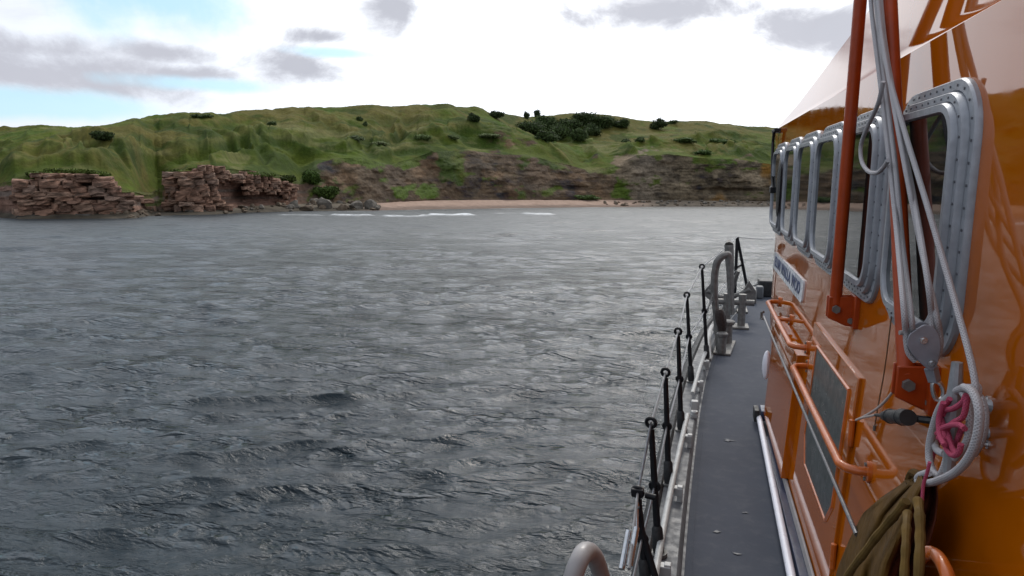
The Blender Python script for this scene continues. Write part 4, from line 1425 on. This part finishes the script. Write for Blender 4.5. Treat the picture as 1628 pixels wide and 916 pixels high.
# ---- davit poles and their brackets
def davit(foot, top, name='davit_pole'):
    ax = (foot-top).normalized()
    pole = MB().tube([foot, top], .0225, 14).build(name, 'davit_paint', boat, o=foot)
    fy = foot.y; fz = foot.z
    m_ = MB()
    m_.prism([(foot.x-.028, fy-.018, fz-.055), (foot.x-.028, fy-.018, fz+.03), (.622, fy-.018, fz+.035), (.622, fy-.018, fz-.085), (foot.x+.04, fy-.018, fz-.085)], (0, .008, 0))
    m_.prism([(foot.x-.028, fy+.018, fz-.055), (foot.x-.028, fy+.018, fz+.03), (.622, fy+.018, fz+.035), (.622, fy+.018, fz-.085), (foot.x+.04, fy+.018, fz-.085)], (0, .008, 0))
    m_.prism([(.600, fy-.05, fz-.09), (.600, fy+.05, fz-.09), (.600, fy+.05, fz+.04), (.600, fy-.05, fz+.04)], (.022, 0, 0))
    br = m_.build('pole_bracket', 'davit_paint', pole, bevel=.004)
    MB().cyl((foot.x, fy-.034, fz-.018), (foot.x, fy+.036, fz-.018), .016, 6).build('pivot_bolt', 'galvanised', br)
    MB().cyl((foot.x+.055, fy-.03, fz-.062), (foot.x+.055, fy+.034, fz-.062), .012, 6).build('pivot_bolt', 'galvanised', br)
    return pole
fA = on_x(1328, 483, .54); tA = on_x(1371, -40, .54)
fB = on_x(1441, 598, .555); tB = on_x(1412, -45, .555)
davit(fA, fA.lerp(tA, 1.25))
davit(fB, fB.lerp(tB, 1.25))

# cleat on the wall
ct = on_x(1522, 576, .556); cb = on_x(1508, 752, .560); cm = ct.lerp(cb, .42)
cl = MB().tube([ct, ct.lerp(cb, .25), cm, ct.lerp(cb, .7), cb], [.011, .015, .018, .015, .011], 10).build('mooring_cleat', 'cleat_alloy', boat, o=cm)
for t in (.34, .58):
    q = ct.lerp(cb, t)
    MB().tube([q, Vector((wall(q.z)+.004, q.y-.02, q.z))], [.010, .013], 10).build('cleat_foot', 'cleat_alloy', cl)
for py in (636, 706):
    q = on_wall(1563, py, .01)
    m_ = MB(); m_.cyl((wall(q.z)+.003, q.y, q.z), (wall(q.z)-.004, q.y, q.z), .010, 12); m_.cyl((wall(q.z)-.003, q.y, q.z), (wall(q.z)-.012, q.y, q.z), .006, 8); m_.build('bolt', 'steel_bright', cl)
# grab loop low on the cabin side at the picture's lower edge
gp = [on_x(x, y, .50) for x, y in ((1463, 886), (1472, 880), (1484, 880), (1496, 892), (1507, 918), (1515, 960))]
gp[0] = on_wall(1462, 892, -.004)
MB().tube(spline(gp, 5), .0135, 12).build('grab_loop', 'orange_paint', boat)
# bent white pipe by the after end of the deck
hp = [on_y(x, y, yy) for x, y, yy in ((893, 1000, 1.22), (908, 930, 1.24), (920, 893, 1.26), (931, 877, 1.30), (944, 884, 1.36), (955, 912, 1.42), (968, 960, 1.46), (976, 1010, 1.48))]
b0 = Vector((hp[0].x-.04, hp[0].y, SBZ)); b1 = Vector((hp[-1].x+.03, hp[-1].y, SBZ))
MB().tube([b0]+spline(hp, 6)+[b1], .0195, 14).build('boarding_hoop', 'worn_white', boat)

# ------------------------------------------------------------------ things carried on the boat
# white boathook in its black holder along the foot of the cabin
bh0 = on_z(1207, 664, DECK+.06); bh1 = on_z(1262, 935, DECK+.06)
dv = (bh1-bh0)
bhk = MB().tube([bh0, bh0+dv*1.35], .0195, 14).build('boathook', 'white_paint', None, o=bh0)
tag(bhk, 'long white pole lying on the side deck along the foot of the orange cabin', 'boathook')
m_ = MB(); m_.box(bh0+Vector((-.018, .05, .012)), (.036, .13, .085)); m_.build('black_clip', 'rubber_black', bhk, bevel=.006)
m_ = MB(); m_.box(bh0+Vector((.032, .06, .016)), (.045, .15, .075)); m_.build('clip_jaw', 'navy_paint', bhk, bevel=.006)
# slim pole under the handrails
s0 = on_x(1214, 503, .53); s1 = on_x(1362, 850, .53)
sp_ = MB().tube([s0, s1], .0075, 10).build('slim_pole', 'wire_steel', None, o=s1)
tag(sp_, 'thin grey metal pole slung beneath the orange handrails', 'pole')
m_ = MB(); m_.tube([s0+Vector((.0, .02, .03)), s0+Vector((-.012, .05, .02)), s0+Vector((-.012, .05, -.03)), s0+Vector((0, .0, -.02))], .010, 8); m_.build('end_hook', 'galvanised', sp_)

# hoist: falls of white rope from the davit head down to a block
RM = 'rope_white'
blk_c = on_x(1467, 549, .465)
def rpx(pts, x): return [on_x(px, py, xx if isinstance(x, list) else x) for (px, py), xx in zip(pts, x if isinstance(x, list) else [x]*len(pts))]
hoist = empty('hoist_rope', on_x(1392, -40, .515))
tag(hoist, 'falls of white braided rope running from the davit head down to the grey block', 'rope')
def rope(pts, name, parent, r=.0066, m=RM, k=10):
    return MB().tube(spline(pts, k), r, 10).build(name, m, parent, o=None if parent else pts[-1])
Y0 = on_x(1467, 549, .515).y
def fall(pts, x, low): rope(rpx(pts, x) + [on_y(px, py, Y0) for px, py in low], 'rope_fall', hoist)
fall([(1381, -60), (1386, 20), (1397, 110), (1411, 230), (1424, 350)], .506, [(1436, 480), (1440, 530), (1444, 560), (1455, 574)])
fall([(1388, -60), (1395, 30), (1408, 140), (1424, 270), (1434, 380)], .517, [(1447, 490), (1451, 528)])
fall([(1392, -60), (1400, 40), (1418, 150), (1442, 280), (1466, 400)], [.512, .512, .513, .520, .535], [(1486, 490), (1494, 530), (1494, 556), (1487, 572)])
fall([(1396, -60), (1406, 60), (1428, 190), (1452, 310)], [.522, .522, .526, .532], [(1474, 440), (1481, 500), (1481, 530)])
rope(rpx([(1386, -60), (1398, 50), (1416, 130), (1440, 215), (1475, 330), (1507, 440), (1535, 540), (1549, 600), (1554, 645)], [.512, .513, .515, .524, .536, .545, .548, .550, .552]), 'tail_fall', hoist)
lp = rpx([(1404, 130), (1396, 165), (1380, 200), (1369, 230), (1370, 256), (1380, 272), (1393, 275), (1403, 268), (1412, 255)], .494)
lo = MB().tube(spline(lp, 10), .0062, 10).build('rope_loop', RM, None, o=lp[0])
tag(lo, 'small drooping loop of white rope hanging beside the forward davit pole', 'rope')

# the block, its cheeks facing aft
bl = empty('pulley_block', blk_c)
tag(bl, 'grey two cheeked pulley block hanging on white rope in front of the nearest window', 'pulley')
def cheek(y, name):
    o_ = [(1452, 522), (1466, 514), (1480, 518), (1489, 530), (1492, 548), (1489, 566), (1485, 580), (1478, 586), (1470, 583), (1458, 572), (1445, 558), (1439, 544), (1442, 530)]
    P = [on_y(px, py, Y0) for px, py in o_]
    P = spline([Vector((p.x, y, p.z)) for p in P], 3, True)
    m_ = MB(); m_.prism(P, (0, .004, 0))
    return m_.build(name, 'block_cheek', bl, bevel=.0015)
cheek(Y0-.018, 'cheek'); cheek(Y0+.016, 'cheek')
shc = on_y(1465, 545, Y0)
MB().tube([(shc.x, Y0+d_, shc.z) for d_ in (-.012, -.005, .001, .007, .014)], [.033, .028, .026, .028, .033], 24).build('sheave', 'bolt_steel', bl)
for px, py in ((1464, 538), (1477, 574)):
    q = on_y(px, py, Y0)
    m_ = MB(); m_.cyl((q.x, Y0-.0185, q.z), (q.x, Y0-.022, q.z), .0085, 10); m_.cyl((q.x, Y0-.0215, q.z), (q.x, Y0-.026, q.z), .0055, 6); m_.build('axle_bolt', 'steel_bright', bl)
q = on_y(1430, 529, Y0); m_ = MB(); m_.cyl(q, q+Vector((.02, .004, 0)), .0055); m_.build('becket_pin', 'worn_white', bl)
s_a = on_y(1480, 584, Y0); s_b = on_y(1486, 607, Y0)
m_ = MB(); m_.tube([s_a, s_b], [.016, .0145], 4); m_.build('swivel_head', 'block_cheek', bl, bevel=.002)
sh = [on_y(x, y, Y0) for x, y in ((1484, 608), (1483, 620), (1488, 634), (1497, 634), (1500, 622), (1494, 609))]
MB().tube(spline(sh, 6, True), .0052, 8, closed=True).build('shackle', 'steel_bright', bl)

# coil of rope on the cleat
coil = empty('rope_coil', on_x(1505, 690, .53))
tag(coil, 'oval coil of white braided rope hung on the cleat on the cabin side', 'rope')
def crope(px, x, r=.0085, closed=False): return MB().tube(spline(rpx(px, x), 9, closed), r, 12, closed=closed)
crope([(1554, 630), (1553, 615), (1545, 617), (1530, 618), (1512, 628), (1494, 650), (1481, 690), (1477, 720), (1481, 745), (1492, 757), (1500, 748), (1506, 728), (1512, 700)], 0.556).build('rope_turn', RM, coil)
crope([(1532, 616), (1545, 622), (1554, 640), (1557, 665), (1552, 700), (1540, 728), (1520, 750), (1495, 763), (1475, 768), (1460, 765), (1462, 757), (1476, 752)], 0.534).build('rope_turn', RM, coil)
crope([(1530, 622), (1540, 640), (1543, 665), (1540, 695), (1530, 715), (1518, 728)], 0.560).build('rope_turn', RM, coil)
crope([(1526, 624), (1506, 640), (1490, 668), (1484, 695), (1490, 715), (1502, 722)], 0.566).build('rope_turn', RM, coil)
crope([(1548, 618), (1562, 640), (1566, 670), (1560, 700), (1548, 722)], 0.584, .0078).build('rope_turn', RM, coil)
pk = empty('pink_lashing', on_x(1512, 680, .52))
tag(pk, 'pink cord lashed in crossing turns round the cleat inside the white coil', 'cord')
def prope(px, x, r=.0058): return MB().tube(spline(rpx(px, x), 8), r, 10)
for pts, x in (([(1536, 628), (1530, 640), (1515, 650), (1503, 652), (1499, 660)], 0.538), ([(1510, 634), (1502, 650), (1500, 668), (1507, 690), (1514, 712), (1522, 722)], 0.542),
               ([(1490, 690), (1497, 682), (1512, 676), (1526, 676), (1534, 682)], 0.533), ([(1496, 664), (1502, 690), (1504, 712), (1514, 724), (1524, 720), (1528, 706)], 0.536),
               ([(1538, 630), (1535, 650), (1530, 664), (1516, 672), (1498, 688), (1492, 697)], 0.540), ([(1500, 640), (1493, 664), (1494, 690), (1502, 708)], 0.528),
               ([(1530, 676), (1522, 700), (1510, 716)], 0.560), ([(1494, 700), (1484, 720), (1478, 745), (1470, 760)], 0.580)):
    prope(pts, x).build('cord_turn', 'rope_pink', pk)

# canvas bag hung by the cleat
bag = empty('canvas_bag', on_x(1470, 755, .54))
tag(bag, 'folded olive brown canvas cover hanging in pleats under the rope coil', 'cover')
Lb = [(0, 1452, 752), (.12, 1432, 772), (.26, 1402, 792), (.42, 1374, 815), (.6, 1352, 858), (.8, 1334, 900), (1, 1318, 965)]
Rb = [(0, 1476, 750), (.12, 1490, 768), (.26, 1492, 790), (.42, 1489, 825), (.6, 1480, 860), (.8, 1464, 895), (1, 1450, 965)]
def bnd(T, t): return (np.interp(t, [q[0] for q in T], [q[1] for q in T]), np.interp(t, [q[0] for q in T], [q[2] for q in T]))
def bag_sheet(u0, u1, nu, m, name, seed, amp=1.0, xoff=0.0):
    nv = 34; vs = []; fs = []
    for j in range(nv):
        v = j/(nv-1)
        l, r_ = bnd(Lb, v), bnd(Rb, v)
        for i in range(nu):
            u = u0+(u1-u0)*i/(nu-1)
            px, py = l[0]+(r_[0]-l[0])*u, l[1]+(r_[1]-l[1])*u
            fold = (.020+.045*v)*amp*float(sstep(.16, .36, u))*(math.cos((u-.12)*2*PI*2.1+.5*math.sin(v*3+seed))*.75 + .25*math.sin(u*31+v*5))
            x = .560 - .035*v - .055*math.sin(PI*min(max(u, .02), .98))*(.4+.6*v) - fold*.6 + xoff
            x += .008*float(vn(u*7+seed, v*6, 1.0))
            vs.append(on_x(px, py, min(x, .60)))
    for j in range(nv-1):
        for i in range(nu-1):
            a = j*nu+i; fs.append((a, a+1, a+nu+1, a+nu))
    b_ = MB(); b_.add(vs, fs)
    o = b_.build(name, m, bag, ang=60)
    md = o.modifiers.new('thickness', 'SOLIDIFY'); md.thickness = .003
    return o
bag_sheet(0, .62, 44, 'canvas_olive', 'canvas_panel', 1)
bag_sheet(.58, 1.0, 30, 'canvas_rust', 'rust_panel', 4, .6, .012)
for pts, x, r in (([(1441, 797), (1420, 822), (1396, 850), (1372, 882), (1350, 912), (1326, 960)], [.49, .475, .462, .45, .445, .44], .0125),
                  ([(1443, 815), (1441, 840), (1440, 870), (1438, 905), (1436, 960)], [.485, .47, .46, .452, .445], .0115),
                  ([(1459, 795), (1462, 820), (1463, 850), (1462, 885), (1458, 960)], [.485, .475, .468, .46, .455], .0125)):
    m_ = MB(); P = spline(rpx(pts, x), 6)
    m_.tube(P, [r*.78*(1+.08*math.sin(i*1.1)+(.14 if i in (1, 6) else 0)) for i in range(len(P))], 10)
    m_.build('rolled_hem', 'canvas_edge', bag)
m_ = MB(); P = rpx([(1452, 752), (1462, 756), (1472, 753), (1478, 762), (1470, 770), (1455, 772), (1446, 764)], .546)
m_.tube(spline(P, 6, True), .011, 8, closed=True); m_.build('gathered_neck', 'canvas_olive', bag)
rope(rpx([(1478, 735), (1474, 752), (1468, 772), (1466, 800)], .50), 'hanging_cord', bag, .0035, 'rope_pink')

# black plug on the wall with its string
pq = on_x(1420, 662, .555)
ax = Vector((-.0, -1, -.02)).normalized()
pl0 = on_x(1392, 660, .56); pl1 = on_x(1444, 664, .56)
dd = pl1-pl0
pg = MB().tube([pl0, pl0+dd*.22, pl0+dd*.30, pl0+dd*.40, pl0+dd*.55, pl0+dd*.80, pl0+dd*.84, pl0+dd], [.005, .006, .0135, .017, .0195, .020, .022, .0215], 16).build('rubber_plug', 'rubber_plug', None, o=pl1)
tag(pg, 'black rubber plug sticking out on a thin stalk beside the grey hatch', 'plug')
m_ = MB(); m_.torus(pl0+dd*.85, dd, .0205, .003); m_.torus(pl0+dd*.5, dd, .0192, .0025); m_.build('rubber_rib', 'rubber_plug', pg)
MB().tube([pl0+dd*.9, Vector((wall(pl1.z)+.004, pl1.y-.01, pl1.z))], .010, 8).build('plug_stem', 'rubber_plug', pg)
sq = rpx([(1436, 582), (1430, 600), (1419, 623), (1400, 645), (1378, 660), (1361, 668), (1372, 664), (1396, 659)], [.585, .58, .575, .57, .57, .57, .567, .562])
st_ = MB().tube(spline(sq, 8), .0040, 8).build('white_string', 'string_pale', None, o=sq[0])
tag(st_, 'thin pale string drooping from the after davit bracket to the black plug', 'string')
cq = rpx([(1420, 478), (1414, 530), (1406, 590), (1397, 640), (1390, 682)], .60)
cd_ = MB().tube(spline(cq, 6), .0022, 6).build('hanging_lanyard', 'cord_brown', None, o=cq[0])
tag(cd_, 'thin brown lanyard hanging straight down the cabin side behind the string', 'cord')
MB().cyl(cq[-1]+Vector((0, 0, .012)), cq[-1]-Vector((0, 0, .006)), .0045, 8).build('lanyard_end', 'galvanised', cd_)
